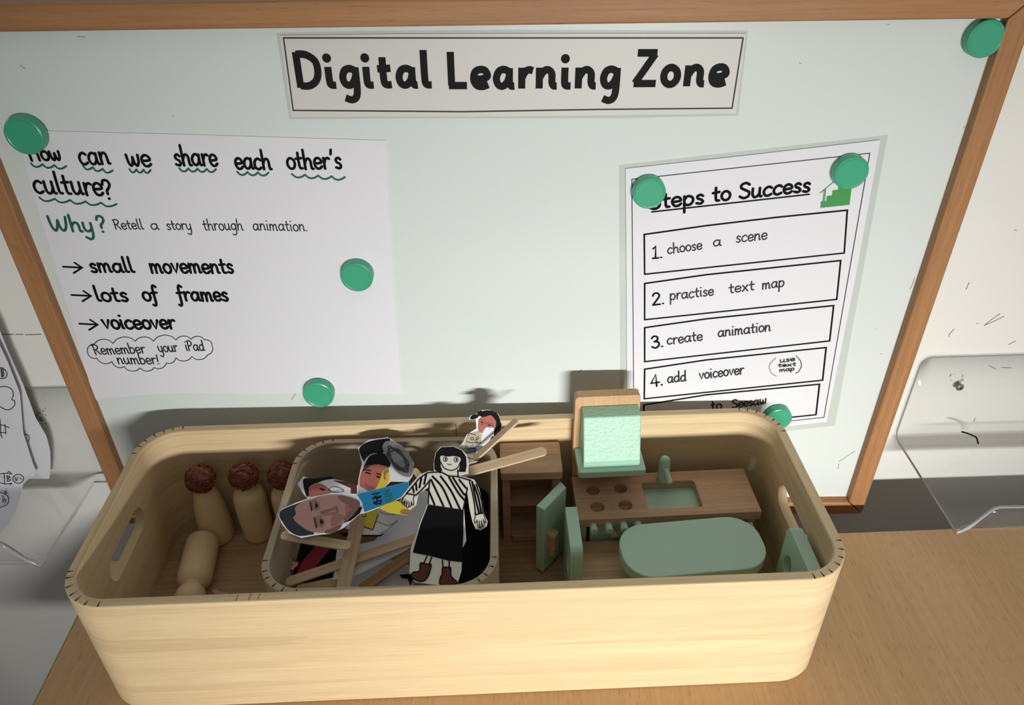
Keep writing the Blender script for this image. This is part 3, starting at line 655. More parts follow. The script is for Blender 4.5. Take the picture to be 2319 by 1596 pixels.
# ------------------------------------------------------------------ toy kitchen
KR = math.radians(2.6)
kx, ky, KW, KD, KZ = .1515, -.0768, .181, .0615, Z(-.562)
kt = thing('toy_kitchen', 'wooden toy kitchen with mint cooker hood, sink and tap at the back of the box', 'toy kitchen', (kx, ky, FLOORZ), KR)
KH = KZ - FLOORZ; CT = .0105
mb = MB(); mb.box((0, 0, KH - CT / 2), (KW, KD, CT)); top = mb.build('worktop', M['beech'], kt)
def kl(px, py, z): 
    p = on_z(px, py, z); d = p - Vector((kx, ky, z)); return (d.x * math.cos(KR) + d.y * math.sin(KR), -d.x * math.sin(KR) + d.y * math.cos(KR))
cut = []
for px, py in ((1343, 1109), (1405, 1105), (1353, 1147), (1416, 1143)):
    a = kl(px, py, KZ); m_ = MB(); m_.lathe([(0, -.0085), (.0069, -.0085), (.0069, .004), (0, .004)], (a[0], a[1], KH), seg=28); cut.append(m_.build('cutter', M['beech']))
sink = [kl(*p, KZ) for p in ((1452, 1093), (1571, 1086), (1592, 1146), (1469, 1153))]
sx0 = (sink[0][0] + sink[3][0]) / 2; sx1 = (sink[1][0] + sink[2][0]) / 2; sy1 = (sink[0][1] + sink[1][1]) / 2; sy0 = (sink[2][1] + sink[3][1]) / 2
m_ = MB(); pts = rrect(sx1 - sx0, sy1 - sy0, .003, 5); m_.prism([((sx0 + sx1) / 2 + x, (sy0 + sy1) / 2 + y, KH - .03) for x, y in pts], (0, 0, .04)); cut.append(m_.build('cutter', M['beech']))
for c in cut: c.location = kt.location; c.rotation_euler = kt.rotation_euler
apply_boolean(top, cut)
bv = top.modifiers.new('edge_round', 'BEVEL'); bv.width = .0006; bv.segments = 2; bv.limit_method = 'ANGLE'; bv.angle_limit = math.radians(50)
mb = MB(); mb.box(((sx0 + sx1) / 2, (sy0 + sy1) / 2, KH - CT - .001), (sx1 - sx0 + .006, sy1 - sy0 + .006, .002)); mb.build('sink_bowl', M['mint'], kt)
# carcass: side panels, back panel, base, drawer and door
bh = KH - CT
for sx in (-1, 1): mb = MB(); mb.box((sx * (KW / 2 - .006), .002, bh / 2), (.008, KD - .010, bh)); mb.build('side_panel', M['mint'], kt, bevel=.0008)
mb = MB(); mb.box((0, KD / 2 - .006, bh / 2), (KW - .020, .005, bh)); mb.build('back_panel', M['beech'], kt)
mb = MB(); mb.box((0, .002, .0045), (KW - .020, KD - .012, .007)); mb.build('base_panel', M['beech'], kt)
fy_ = -KD / 2 + .0085
dz = bh - .0105
mb = MB(); mb.box((-KW / 4 + .003, fy_, dz), (KW / 2 - .020, .006, .019)); dr = mb.build('drawer_front', M['mint'], kt, bevel=.0008)
a = kl(1392, 1214, Z(-.583)); mb = MB(); mb.lathe([(0, 0), (.0036, 0), (.0036, .007), (.0030, .0078), (0, .0078)], (a[0], fy_ - .003, dz - .001), rot_basis((1, 0, 0), (0, -1, 0)), 20); mb.build('knob', M['stick'], dr)
mb = MB(); mb.box((-KW / 4 + .003, fy_, (dz - .0105 + .009) / 2 + .001), (KW / 2 - .020, .006, dz - .0105 - .010)); od = mb.build('oven_door', M['mint'], kt, bevel=.0008)
# sink cupboard door swung open
dz_ = KZ - CT - .0015
a = kl(1684, 1182, dz_); b2 = kl(1708, 1236, dz_); dv = Vector((b2[0] - a[0], b2[1] - a[1], 0)); dl_ = dv.length; dv.normalize(); dnn = Vector((-dv.y, dv.x, 0))
a = Vector((a[0], max(a[1], 0) * 0 + a[1], 0))
mb = MB(); mb.prism([a + Vector((0, 0, .004)), a + dv * dl_ + Vector((0, 0, .004)), a + dv * dl_ + dnn * .0085 + Vector((0, 0, .004)), a + dnn * .0085 + Vector((0, 0, .004))], (0, 0, bh - .0055)); cd = mb.build('cupboard_door', M['mint'], kt, bevel=.0008)
q = a + dv * (dl_ - .006) + dnn * .0085 + Vector((0, 0, bh * .72)); mb = MB(); mb.lathe([(0, 0), (.0032, 0), (.0032, .005), (0, .006)], q, rot_basis((0, 0, 1), dnn), 18); mb.build('knob', M['stick'], cd)
# cooker knobs: little mint pegs in the front edge of the worktop
for px, py in ((1344, 1193), (1379, 1191), (1414, 1188), (1447, 1185)):
    p = on_y(px, py, ky - KD / 2 - .006); d = p - Vector((kx, ky, 0)); lx = d.x * math.cos(KR) + d.y * math.sin(KR)
    mb = MB(); mb.lathe([(0, -.004), (.0038, -.004), (.0038, .0080), (.0033, .0088), (0, .0088)], (lx, -KD / 2, KH - CT + .0022), rot_basis((1, 0, 0), (0, -1, 0)), 24); mb.build('cooker_knob', M['mint'], kt)
# tap: domed post with a spout
a = kl(1500, 1085, KZ); tz = KH
mb = MB(); mb.lathe([(0, 0), (.0064, 0), (.0060, .008), (.0056, .020), (.0054, .0255), (.0046, .0292), (.0030, .0312), (0, .0320)], (a[0], a[1] - .001, tz), seg=28); tp = mb.build('tap', M['mint'], kt, smooth=True)
mb = MB(); mb.tube([(a[0], a[1] - .003, tz + .0205), (a[0] + .0012, a[1] - .010, tz + .0165), (a[0] + .0025, a[1] - .0185, tz + .012)], .0030, 18); mb.build('spout', M['mint'], tp)
# back board and hood
hl = -KW / 2 + .001; HB = on_y(1378, 893, ky + KD / 2).z - FLOORZ
y0 = KD / 2; hw = .0635
mb = MB(); pts = []
for k in range(7): aa = math.radians(180 - 90 * k / 6); pts.append((hl + .004 + .004 * math.cos(aa), HB - .004 + .004 * math.sin(aa)))
for k in range(7): aa = math.radians(90 - 90 * k / 6); pts.append((hl + hw - .004 + .004 * math.cos(aa), HB - .004 + .004 * math.sin(aa)))
mb.prism([(x, y0, z) for x, z in [(hl, KH + .0004)] + pts + [(hl + hw, KH + .0004)]], (0, .0105, 0)); bb = mb.build('back_board', M['beech_end'], kt)
def kz(px, py, ly):                                       # point at local depth ly
    n = Vector((-math.sin(KR), math.cos(KR), 0)); P = Vector((kx, ky, 0)) + n * ly; p = on_plane(px, py, P, n); d = p - Vector((kx, ky, 0))
    return d.x * math.cos(KR) + d.y * math.sin(KR), p.z - FLOORZ
# hood slab
sl_t = kz(1380, 1060, y0 - .030)[1]; slx0 = hl + .001; slx1 = slx0 + .0660
slab_z = kz(1390, 1062, y0 - .034)[1]
mb = MB(); pts = [(slx0, y0 - .0003), (slx1, y0 - .0003)] + [(slx1 - .003 + .003 * math.sin(math.radians(90 - 15 * k)), y0 - .0345 - .003 * math.cos(math.radians(90 - 15 * k)) * 1) for k in range(7)] + [(slx0 + .003 - .003 * math.sin(math.radians(15 * k)), y0 - .0345 - .003 * math.cos(math.radians(15 * k))) for k in range(7)]
mb.prism([(x, y, slab_z - .0075) for x, y in pts], (0, 0, .0075)); slab = mb.build('hood_rim', M['mint'], kt, bevel=.0012)
hx0, hx1 = slx0 + .0050, slx0 + .0605
ztop = kz(1380, 917, y0)[1]
prof = [(y0 - .0003, slab_z), (y0 - .0310, slab_z), (y0 - .0310, slab_z + .0080), (y0 - .0165, ztop - .0012), (y0 - .0003, ztop)]
mb = MB(); mb.prism([(hx0, y, z) for y, z in prof], (hx1 - hx0, 0, 0)); hd = mb.build('hood', M['mint_rough'], kt, bevel=.0010)

# ------------------------------------------------------------------ toy fridge / cupboard with open door
FX0, FX1, FY0, FY1, FT = -.0135, .0480, -.0800, -.0345, Z(-.528)
fx, fyy = (FX0 + FX1) / 2, (FY0 + FY1) / 2
fr = thing('toy_cupboard', 'brown toy cupboard with an open mint door beside the small box', 'toy cupboard', (fx, fyy - .001, FLOORZ), math.radians(1.2))
FH = FT - FLOORZ; fw_, fd_ = FX1 - FX0, FY1 - FY0
mb = MB(); mb.prism([(x, y, FH - .009) for x, y in rrect(fw_, fd_, .003, 4)], (0, 0, .009)); mb.build('top_panel', M['beech'], fr, bevel=.0006)
for sx in (-1, 1): mb = MB(); mb.box((sx * (fw_ / 2 - .0055), .003, (FH - .009) / 2), (.008, fd_ - .008, FH - .009)); mb.build('side_panel', M['beech'], fr, bevel=.0005)
mb = MB(); mb.box((0, fd_ / 2 - .0045, (FH - .009) / 2), (fw_ - .018, .005, FH - .009)); mb.build('back_panel', M['beech'], fr)
mb = MB(); mb.prism([(x, y + .002, .001) for x, y in rrect(fw_ - .0192, fd_ - .006, .004, 4)], (0, 0, .008)); mb.build('base_panel', M['beech'], fr, bevel=.0006)
mb = MB(); mb.box((0, .005, FH * .46), (fw_ - .0192, fd_ - .016, .005)); mb.build('shelf', M['beech'], fr)
# door: hinge at the front right, swung outward
h0 = Vector((fw_ / 2 - .002, -fd_ / 2 - .0012, 0)); e0 = on_z(1210, 1284, FLOORZ + .004); e0 = Vector((e0.x - fx, e0.y - fyy, 0))
dd = (e0 - h0); dl = dd.length; dd.normalize(); dn_ = Vector((-dd.y, dd.x, 0))
if dn_.x < 0: dn_ = -dn_
mb = MB(); DZ0, DZ1 = .004, FH - .0105; th = .0095
mb.prism([h0 + Vector((0, 0, DZ0)), h0 + dd * dl + Vector((0, 0, DZ0)), h0 + dd * dl + dn_ * th + Vector((0, 0, DZ0)), h0 + dn_ * th + dd * .004 + Vector((0, 0, DZ0))], (0, 0, DZ1 - DZ0))
door = mb.build('door', M['mint'], fr, bevel=.0009)
hc = h0 + dd * (dl - .010) + dn_ * (th + .004)
mb = MB(); mb.prism([hc + dd * a + dn_ * b + Vector((0, 0, .026)) for a, b in ((-.0045, -.0045), (.0045, -.0045), (.0052, .002), (.0030, .0046), (-.0030, .0046), (-.0052, .002))], (0, 0, .030)); mb.build('door_handle', M['beech'], door, bevel=.0006)

# ------------------------------------------------------------------ toy table
TZ = Z(-.557); tcx, tcy, tw, td, tr_ = .1650, -.1500, .1340, .0640, .0270
tt = thing('toy_table', 'mint oval toy table in front of the toy kitchen', 'toy table', (tcx, tcy, FLOORZ), math.radians(5.5))
thh = TZ - FLOORZ; tth = .0115
mb = MB(); mb.prism([(x, y, thh - tth) for x, y in rrect(tw, td, tr_, 14)], (0, 0, tth)); tp_ = mb.build('tabletop', M['mint'], tt, bevel=.0010); 
for sx in (-1, 1):
    mb = MB(); mb.prism([(sx * .036 - .0045, y, z) for y, z in ((-.022, .0003), (.022, .0003), (.018, thh - tth), (-.018, thh - tth))], (.009, 0, 0)); mb.build('leg', M['mint'], tt, bevel=.0008)

# ------------------------------------------------------------------ toy chairs: mint back panel with an oval hole, beech seat, mint front leg
def toy_chair(loc, rotz, label, H):
    t = thing('toy_chair', label, 'toy chair', loc, rotz, 'toy chairs in the big box')
    L, T, rc = .0580, .0118, .0085; pts = [(-L / 2, .0003), (L / 2, .0003), (L / 2, H - .002), (L / 2 - .002, H)]
    pts += [(-L / 2 + rc - rc * math.sin(math.radians(15 * k)), H - rc + rc * math.cos(math.radians(15 * k))) for k in range(7)]
    mb = MB(); mb.prism([(-T / 2, y, z) for y, z in pts], (T, 0, 0)); bk = mb.build('backrest', M['mint'], t)
    m_ = MB(); hp = [(-.011 + .0085 * math.sin(a), H - .034 + .011 * math.cos(a) - .004 * abs(math.sin(a))) for a in [math.pi * 2 * k / 24 for k in range(24)]]
    m_.prism([(-.03, y, z) for y, z in hp], (.06, 0, 0)); c = m_.build('cutter', M['mint']); c.location = loc; c.rotation_euler = (0, 0, rotz)
    apply_boolean(bk, [c]); b = bk.modifiers.new('edge_round', 'BEVEL'); b.width = .0009; b.segments = 2; b.limit_method = 'ANGLE'; b.angle_limit = math.radians(40)
    mb = MB(); mb.box((T / 2 + .0245, 0, .0345), (.049, .052, .008)); mb.build('seat', M['beech'], t, bevel=.0008)
    mb = MB(); mb.box((T / 2 + .040, 0, .0154), (.008, .046, .0302)); mb.build('leg', M['mint'], t, bevel=.0008)
    return t
toy_chair((.0556, -.1370, FLOORZ), math.radians(1.5), 'mint backed toy chair with a beech seat to the left of the oval toy table', .0860)
toy_chair((.2537, -.1825, FLOORZ), math.radians(180 + 1.8), 'mint toy chair against the right hand wall of the box near its handle hole', .1050)

# ------------------------------------------------------------------ craft sticks
def craft_stick(p0, z0, p1, z1, wpx, label, mat='stick', edge=0.0, thick=.0020, taper=False):
    A = on_z(*p0, Z(z0)); B = on_z(*p1, Z(z1)); u = B - A; L = u.length; u.normalize()
    n = Vector((0, 0, 1)); s = n.cross(u).normalized(); n = u.cross(s)
    if edge: q = Matrix.Rotation(math.radians(edge), 3, u); s = q @ s; n = q @ n
    mid = ((p0[0] + p1[0]) / 2, (p0[1] + p1[1]) / 2); zz = Z((z0 + z1) / 2)
    w = wpx * .00042; r = w / 2; pts = []
    for k in range(9): a = math.radians(-90 + 180 * k / 8); pts.append((L - r * .8 + r * .8 * math.cos(a), r * math.sin(a)))
    for k in range(9): a = math.radians(90 + 180 * k / 8); pts.append((r * .8 + r * .8 * math.cos(a), r * math.sin(a)))
    o = MB(); o.prism([(x, y, -thick / 2) for x, y in pts], (0, 0, thick)); m = o.build('craft_stick', M[mat], None, bevel=.0004)
    m.matrix_world = Matrix.Translation(A) @ Matrix((u, s, n)).transposed().to_4x4()
    return tag(m, label, 'craft stick', 'craft sticks in the small box')
craft_stick(c1(180, 1000), -.5110, c1(690, 1085), -.5190, 24, 'pale craft stick lying level under the large printed face at the left rim')
craft_stick(c1(750, 860), -.5220, c1(628, 1420), -.5480, 30, 'pale upright craft stick coming down from the yellow shirted puppet')
craft_stick(c1(215, 1350), -.5560, c1(1230, 1005), -.5330, 25, 'long pale craft stick slanting across the small box under the upright one')
craft_stick(c1(745, 1410), -.5630, c1(1190, 1105), -.5430, 25, 'darker brown craft stick slanting down beside the black skirted puppet', 'stick_dark')
craft_stick(c1(1470, 560), -.5075, c1(2115, 385), -.5000, 26, 'pale craft stick reaching over the right rim towards the toy cupboard', edge=8)
craft_stick(c1(1585, 455), -.5090, c1(1905, 160), -.4800, 22, 'craft stick leaning up from behind the striped puppet beside the girl puppet', edge=-14)
craft_stick(c1(1145, 520), -.5160, c1(1235, 620), -.5230, 15, 'short tip of a craft stick showing beside the grey scribbled oval')
craft_stick(c1(285, 1405), -.5640, c1(640, 1330), -.5620, 24, 'low craft stick lying near the front wall of the small box')

# ------------------------------------------------------------------ puppets: paper cut-outs, each on its own leaning plane
def tilt(px, py, z, back_rise):
    """plane through the place seen at (px,py), z; rising by back_rise per metre towards the wall"""
    P = on_z(px, py, Z(z)); return Plane(P, Vector((0, -back_rise, 1)))
class Puppet:
    def __init__(s, name, label, cat, pl, group='paper stick puppets in the small box'):
        p = pl.P; s.t = thing(name, label, cat, (p.x, p.y, p.z), 0, group); s.pl = pl
    def patch(s, name, pts, mat, layer, smooth=True, parent=None, thick=.00012):
        q = [c1(*p) for p in (catmull(list(pts) + [pts[0]], 4)[:-1] if smooth else pts)]
        lift = .0002 * layer; mb = MB()
        a = [s.pl.at(*p, lift) for p in q]
        mb.prism(a, -s.pl.n * (.0005 if layer == 0 else thick)); return mb.build(name, M[mat], parent or s.t, world=True)
    def lines(s, name, sets, w, mat, layer, smooth=True, parent=None):
        mb = MB()
        for q in sets: stroke(mb, [c1(*p) for p in q], w, s.pl, .0002 * layer + .00005, smooth)
        return mb.build(name, M[mat], parent or s.t, world=True)
def ell(cx, cy, rx, ry, n=12, rot=0):
    c, s_ = math.cos(math.radians(rot)), math.sin(math.radians(rot))
    return [(cx + rx * math.cos(6.2832 * k / n) * c - ry * math.sin(6.2832 * k / n) * s_, cy + rx * math.cos(6.2832 * k / n) * s_ + ry * math.sin(6.2832 * k / n) * c) for k in range(n)]
# loose paper underneath
def loose(name, pts, z, rise, mat, label, cat):
    p = [c1(*q) for q in pts]; cx_ = sum(a[0] for a in p) / len(p); cy_ = sum(a[1] for a in p) / len(p); pl = tilt(cx_, cy_, z, rise)
    mb = MB(); mb.prism([pl.at(*q) for q in p], -pl.n * .0004); o = mb.build(name, M[mat], None)
    return tag(o, label, cat)
loose('paper_sheet', [(560, 1330), (590, 1100), (860, 1045), (1195, 660), (1265, 690), (1250, 960), (1100, 1110), (720, 1300)], -.5450, .14, 'paper', 'folded white paper under the craft sticks, upper one', 'paper')
loose('paper_sheet', [(700, 1290), (960, 1175), (1150, 1230), (1150, 1400), (680, 1420)], -.5690, .02, 'paper', 'white paper near the front of the small box under the brown craft stick', 'paper')
loose('paper_cutout', [(285, 1300), (330, 1200), (440, 1070), (550, 1085), (470, 1190), (400, 1270), (330, 1290)], -.5660, .05, 'red', 'dark red coloured paper cut-out at the left of the small box', 'paper cut-out')
pw = Puppet('paper_paw', 'pink paper paw with black outline at the left end of the small box', 'paper cut-out', tilt(*c1(250, 1210), -.5700, .2), None)
paw = [(195, 1245), (200, 1215), (195, 1180), (215, 1162), (240, 1172), (262, 1168), (275, 1190), (310, 1195), (305, 1225), (285, 1240), (270, 1262), (245, 1250), (220, 1258)]
pw.patch('paper', paw, 'pink', 0); pw.lines('pen_line', [paw + [paw[0]], [(215, 1200), (240, 1220)], [(255, 1190), (262, 1225)]], 1.6, 'black', 1)
# black card scraps, then two black sheets added as shade deep in the pile
loose('black_sheet', [(600, 980), (920, 1000), (930, 985), (900, 1010), (640, 1010)], -.5320, .1, 'black', 'black card edge under the white drawn puppet', 'card')
loose('black_sheet', [(1045, 1290), (1110, 1285), (1150, 1300), (1125, 1370), (1105, 1320), (1060, 1312)], -.5640, .0, 'black', 'torn black card by the brown boots of the striped puppet', 'card')
loose('black_sheet', [(1400, 640), (1690, 640), (1700, 1180), (1640, 1290), (1480, 1360), (1380, 1200)], -.5780, .03, 'black', 'added black sheet standing in for the dark depth at the right end of the small box', 'card')  # added: hides the pale floor so the shaded right end reads black
loose('black_sheet', [(170, 1060), (640, 1040), (610, 1320), (260, 1360), (160, 1300)], -.5800, .02, 'black', 'added black sheet standing in for the dark depth at the left end of the small box', 'card')  # same added darkening under the cut-outs on the left
# left hand faces, half covered
p4 = Puppet('stick_puppet', 'half hidden puppet with black hair and white paper edge behind the large printed face', 'puppet', tilt(*c1(520, 660), -.5160, .22))
p4.patch('paper', [(345, 572), (410, 598), (500, 582), (620, 605), (745, 640), (745, 720), (560, 730), (390, 745), (350, 712), (303, 630)], 'paper', 0, False)
p4.patch('hair', [(350, 590), (430, 590), (540, 575), (560, 590), (500, 600), (450, 620), (420, 640), (380, 720), (360, 700), (345, 640)], 'hair', 1)
p4.patch('face', [(385, 660), (400, 640), (440, 622), (500, 640), (545, 690), (480, 712), (395, 725)], 'skin_red', 2)
p4.patch('dark_top', [(560, 600), (640, 612), (735, 635), (735, 700), (690, 705), (690, 660), (600, 620)], 'brown', 1, False)
p4.lines('pen_line', [[(530, 670), (560, 648), (600, 655), (640, 680), (600, 690), (560, 690), (530, 670)], [(545, 690), (600, 680)]], 1.5, 'black', 3)
p4.lines('eye', [[(470, 665), (495, 672)]], 4, 'hair', 3)
# boy with the black hat and yellow shirt
p3 = Puppet('stick_puppet', 'puppet with printed smiling face, black hat and yellow paper shirt in middle of the pile', 'puppet', tilt(*c1(850, 650), -.5185, .26))
p3.patch('paper', [(742, 365), (820, 308), (960, 288), (1000, 312), (1110, 400), (1150, 480), (1140, 570), (1110, 612), (980, 610), (900, 690), (890, 810), (850, 962), (705, 905), (740, 800), (735, 690), (745, 600), (770, 480)], 'paper', 0, False)
p3.patch('white_body', [(690, 900), (890, 800), (1040, 830), (1060, 880), (980, 960), (900, 1000), (760, 1000), (650, 950)], 'paper', 1, False)
p3.lines('pen_line', [[(900, 830), (960, 850), (1040, 845)], [(880, 900), (960, 930), (1030, 900)], [(900, 985), (960, 960), (1030, 890)], [(690, 905), (640, 940), (690, 980)]], 1.5, 'pencil', 2)
p3.patch('hat', [(752, 370), (820, 322), (955, 298), (975, 312), (925, 345), (925, 405), (850, 405), (800, 440), (788, 462), (765, 425)], 'hair', 2)
p3.patch('hair', [(775, 540), (800, 470), (840, 418), (930, 408), (970, 440), (972, 505), (900, 488), (850, 492), (800, 520)], 'hair', 3)
p3.patch('face', [(760, 570), (790, 505), (850, 488), (900, 488), (965, 508), (945, 560), (890, 650), (840, 685), (790, 660), (755, 640)], 'skin_red', 3)
p3.lines('eye', [[(800, 545), (830, 555)], [(880, 575), (910, 585)]], 3.2, 'hair', 4)
p3.lines('eyebrow', [[(790, 525), (835, 532)], [(880, 552), (925, 570)]], 2.5, 'hair', 4)
p3.lines('mouth', [[(795, 632), (820, 655), (850, 655)]], 3.2, 'lips', 4)
p3.patch('shirt', [(705, 905), (755, 760), (890, 800), (890, 850), (850, 962), (800, 945)], 'yellow', 2, False)
p3.lines('shirt_outline', [[(705, 905), (800, 945), (850, 962)], [(850, 962), (890, 850)], [(770, 860), (785, 830), (800, 865), (770, 860)], [(780, 790), (860, 800)]], 2, 'pen', 3)
p3.patch('scribbled_oval', [(920, 355), (955, 316), (1040, 335), (1105, 398), (1146, 480), (1140, 550), (1105, 578), (1030, 545), (970, 460), (935, 400)], 'grey', 4)
rs = random.Random(4); pts = []
for k in range(60):
    a = k * 1.05; rr = .75 + .2 * math.sin(k * 2.3); pts.append((1035 + 82 * rr * math.cos(a) + 45 * rr * math.sin(a), 450 + 105 * rr * math.sin(a) + 20 * rr * math.cos(a)))
p3.lines('scribble', [pts], 1.3, 'pen', 5)
# large printed man's face with the blue shirt
p2 = Puppet('stick_puppet', 'sideways puppet with large printed face and hand coloured blue shirt on the left rim', 'puppet', tilt(*c1(560, 830), -.5035, .16))
p2.patch('paper', [(160, 858), (185, 812), (290, 765), (400, 725), (560, 695), (740, 702), (1112, 612), (1118, 660), (1062, 722), (1002, 760), (790, 840), (755, 845), (640, 945), (540, 990), (430, 1000), (330, 1020), (240, 985), (190, 925)], 'paper', 0, False)
p2.patch('hair', [(168, 858), (195, 815), (310, 770), (420, 735), (480, 720), (480, 760), (330, 900), (420, 985), (390, 1000), (310, 1006), (240, 970), (195, 910)], 'hair_slate', 1)
p2.patch('face', [(285, 800), (340, 760), (420, 735), (520, 712), (620, 712), (700, 732), (752, 760), (752, 800), (700, 868), (640, 915), (560, 965), (480, 985), (390, 972), (320, 930), (270, 880), (290, 850)], 'skin', 2)
p2.patch('jaw', [(600, 712), (700, 732), (752, 760), (752, 800), (700, 868), (650, 905), (640, 880), (660, 850), (690, 830), (690, 800), (650, 770), (610, 745)], 'skin_dark', 3)
p2.patch('ear', [(500, 978), (560, 950), (620, 925), (610, 955), (560, 985), (520, 992)], 'skin_dark', 3)
p2.patch('eye_socket', ell(432, 785, 40, 30, 12, 65), 'skin_mid', 3); p2.patch('eye_socket', ell(468, 905, 44, 30, 12, 65), 'skin_mid', 3)
p2.patch('cheek', [(560, 855), (600, 850), (640, 870), (600, 920), (545, 935)], 'skin_mid', 3); p2.patch('nose_side', [(480, 845), (560, 838), (598, 812), (600, 836), (570, 850), (500, 862)], 'skin_mid', 3)
p2.patch('eye_white', ell(443, 786, 7, 16, 10, -12), 'grey', 4); p2.patch('eye_white', ell(480, 906, 7, 18, 10, -12), 'grey', 4)
p2.lines('eye', [[(441, 780), (445, 792)], [(478, 900), (483, 912)]], 5, 'hair', 5)
p2.lines('eyelid', [[(434, 766), (432, 785), (438, 808)], [(470, 884), (468, 905), (476, 928)]], 1.6, 'hair', 5)
p2.lines('eyebrow', [[(395, 765), (405, 820)], [(425, 880), (440, 945)]], 4, 'hair_slate', 4)
p2.lines('nose', [[(470, 840), (560, 815), (585, 800), (590, 830)]], 3, 'skin_dark', 4)
p2.patch('mouth', [(650, 790), (665, 800), (690, 800), (695, 825), (660, 838), (650, 830)], 'lips', 4)
p2.patch('collar', [(640, 912), (700, 865), (755, 795), (775, 800), (755, 845), (690, 895)], 'hair', 3, False)
p2.patch('shirt', [(735, 705), (1110, 615), (1115, 650), (1060, 720), (1000, 755), (790, 835), (770, 760)], 'blue', 2, False)
p2.lines('lettering', [[(850, 705), (905, 690), (860, 725), (910, 720)], [(850, 735), (908, 728)], [(880, 730), (880, 755), (910, 750)], [(858, 760), (905, 775), (912, 755)], [(880, 780), (860, 770)]], 3.0, 'hair', 3, False)
p2.lines('green_lettering', [[(925, 690), (975, 672), (935, 712), (985, 700)], [(940, 728), (990, 718), (985, 745), (945, 752)]], 3.4, 'teal', 3, False)
p2.patch('sleeve', [(862, 682), (885, 640), (905, 590), (925, 535), (962, 515), (972, 560), (962, 620), (905, 680)], 'yellow', 1)
p2.patch('sleeve', [(895, 795), (960, 772), (1030, 752), (1075, 790), (1125, 825), (1100, 855), (1040, 850), (960, 835)], 'yellow', 1)
p2.patch('hand', [(932, 590), (930, 545), (955, 525), (968, 535), (945, 560), (945, 595)], 'tan', 3); p2.patch('hand', [(1055, 825), (1085, 818), (1125, 828), (1105, 852), (1060, 846)], 'tan', 3)
# girl with glasses, standing highest at the back
P5 = on_y(*c1(1650, 380), -.066)
p5 = Puppet('stick_puppet', 'girl puppet with glasses, black bunches and patterned dress at the back of the small box', 'puppet', Plane(P5, Vector((0, -1, .75))))
p5.patch('paper', [(1548, 160), (1560, 132), (1610, 118), (1630, 92), (1700, 90), (1765, 118), (1792, 190), (1780, 262), (1745, 290), (1735, 330), (1680, 350), (1650, 365), (1610, 470), (1520, 500), (1455, 380), (1500, 335), (1535, 270), (1605, 225), (1600, 160)], 'paper', 0, False)
p5.patch('hair', [(1560, 155), (1570, 132), (1608, 122), (1620, 140), (1590, 158)], 'hair', 1); p5.patch('hair', [(1612, 110), (1640, 93), (1650, 110), (1640, 135), (1620, 132)], 'hair', 1)
p5.patch('hair', [(1650, 100), (1710, 96), (1762, 122), (1786, 200), (1776, 270), (1735, 285), (1735, 240), (1748, 175), (1705, 130), (1660, 150), (1640, 135)], 'hair', 2)
p5.patch('hair', [(1690, 325), (1715, 285), (1738, 290), (1730, 325), (1705, 335)], 'hair', 1)
p5.patch('face', [(1618, 200), (1635, 150), (1670, 140), (1712, 130), (1746, 172), (1740, 225), (1700, 235), (1650, 258), (1622, 245)], 'skin_red', 3)
p5.lines('glasses', [[(1625, 165), (1650, 165), (1665, 185), (1650, 200), (1628, 192), (1625, 165)], [(1680, 190), (1710, 190), (1728, 208), (1705, 218), (1682, 205), (1680, 190)], [(1665, 185), (1682, 195)]], 1.6, 'lips', 5)
p5.lines('eye', [[(1640, 178), (1652, 184)], [(1695, 200), (1710, 206)]], 2.4, 'hair', 4)
p5.patch('white_mask', [(1640, 330), (1648, 265), (1672, 222), (1712, 210), (1736, 235), (1715, 290), (1680, 345), (1655, 362)], 'paper', 4)
p5.patch('dress', [(1535, 290), (1580, 255), (1625, 245), (1652, 290), (1635, 335), (1605, 345), (1600, 465), (1545, 475), (1470, 375), (1525, 335)], 'floral', 2, False)
p5.lines('dress_pattern', [ell(1575, 300, 12, 9, 8) + [ell(1575, 300, 12, 9, 8)[0]], ell(1605, 315, 10, 9, 8), ell(1615, 295, 9, 8, 8), ell(1535, 362, 10, 8, 8), [(1540, 280), (1560, 262), (1600, 275)], [(1535, 320), (1570, 330), (1640, 330)]], 1.2, 'hair', 3)
p5.patch('blue_wing', [(1545, 375), (1580, 335), (1600, 370), (1590, 420), (1520, 405)], 'blue_grey', 3, False)
p5.lines('pen_line', [[(1545, 375), (1600, 370), (1590, 420)], [(1520, 405), (1600, 395)], [(1480, 380), (1550, 440), (1600, 450)]], 1.2, 'pen', 4)
# striped figure on top
p1 = Puppet('stick_puppet', 'hand drawn puppet with black bob, striped jumper, black skirt and brown boots on top', 'puppet', tilt(*c1(1380, 800), -.5065, .235))
p1.patch('paper', [(1296, 540), (1293, 480), (1308, 400), (1345, 358), (1440, 355), (1500, 380), (1537, 418), (1550, 480), (1548, 552), (1480, 568), (1590, 598), (1625, 660), (1650, 760), (1662, 850), (1687, 900), (1682, 935), (1640, 964), (1600, 957), (1575, 900), (1555, 810), (1537, 680), (1515, 815), (1532, 1040), (1503, 1100), (1497, 1260), (1467, 1360), (1340, 1367), (1160, 1347), (1118, 1270), (1126, 1100), (1200, 900), (1250, 775), (1260, 650), (1185, 695), (1167, 780), (1120, 818), (1058, 792), (1043, 745), (1085, 690), (1140, 620), (1195, 560), (1260, 533)], 'cream', 0, False)
p1.patch('hair', [(1300, 525), (1297, 470), (1312, 400), (1350, 362), (1440, 359), (1498, 385), (1530, 430), (1534, 500), (1525, 542), (1475, 540), (1488, 480), (1488, 440), (1440, 425), (1400, 430), (1345, 425), (1345, 500), (1358, 532), (1330, 545)], 'hair', 1, False)
p1.patch('face', [(1345, 426), (1400, 430), (1440, 426), (1488, 440), (1486, 480), (1468, 515), (1420, 530), (1375, 515), (1350, 480)], 'cream', 2)
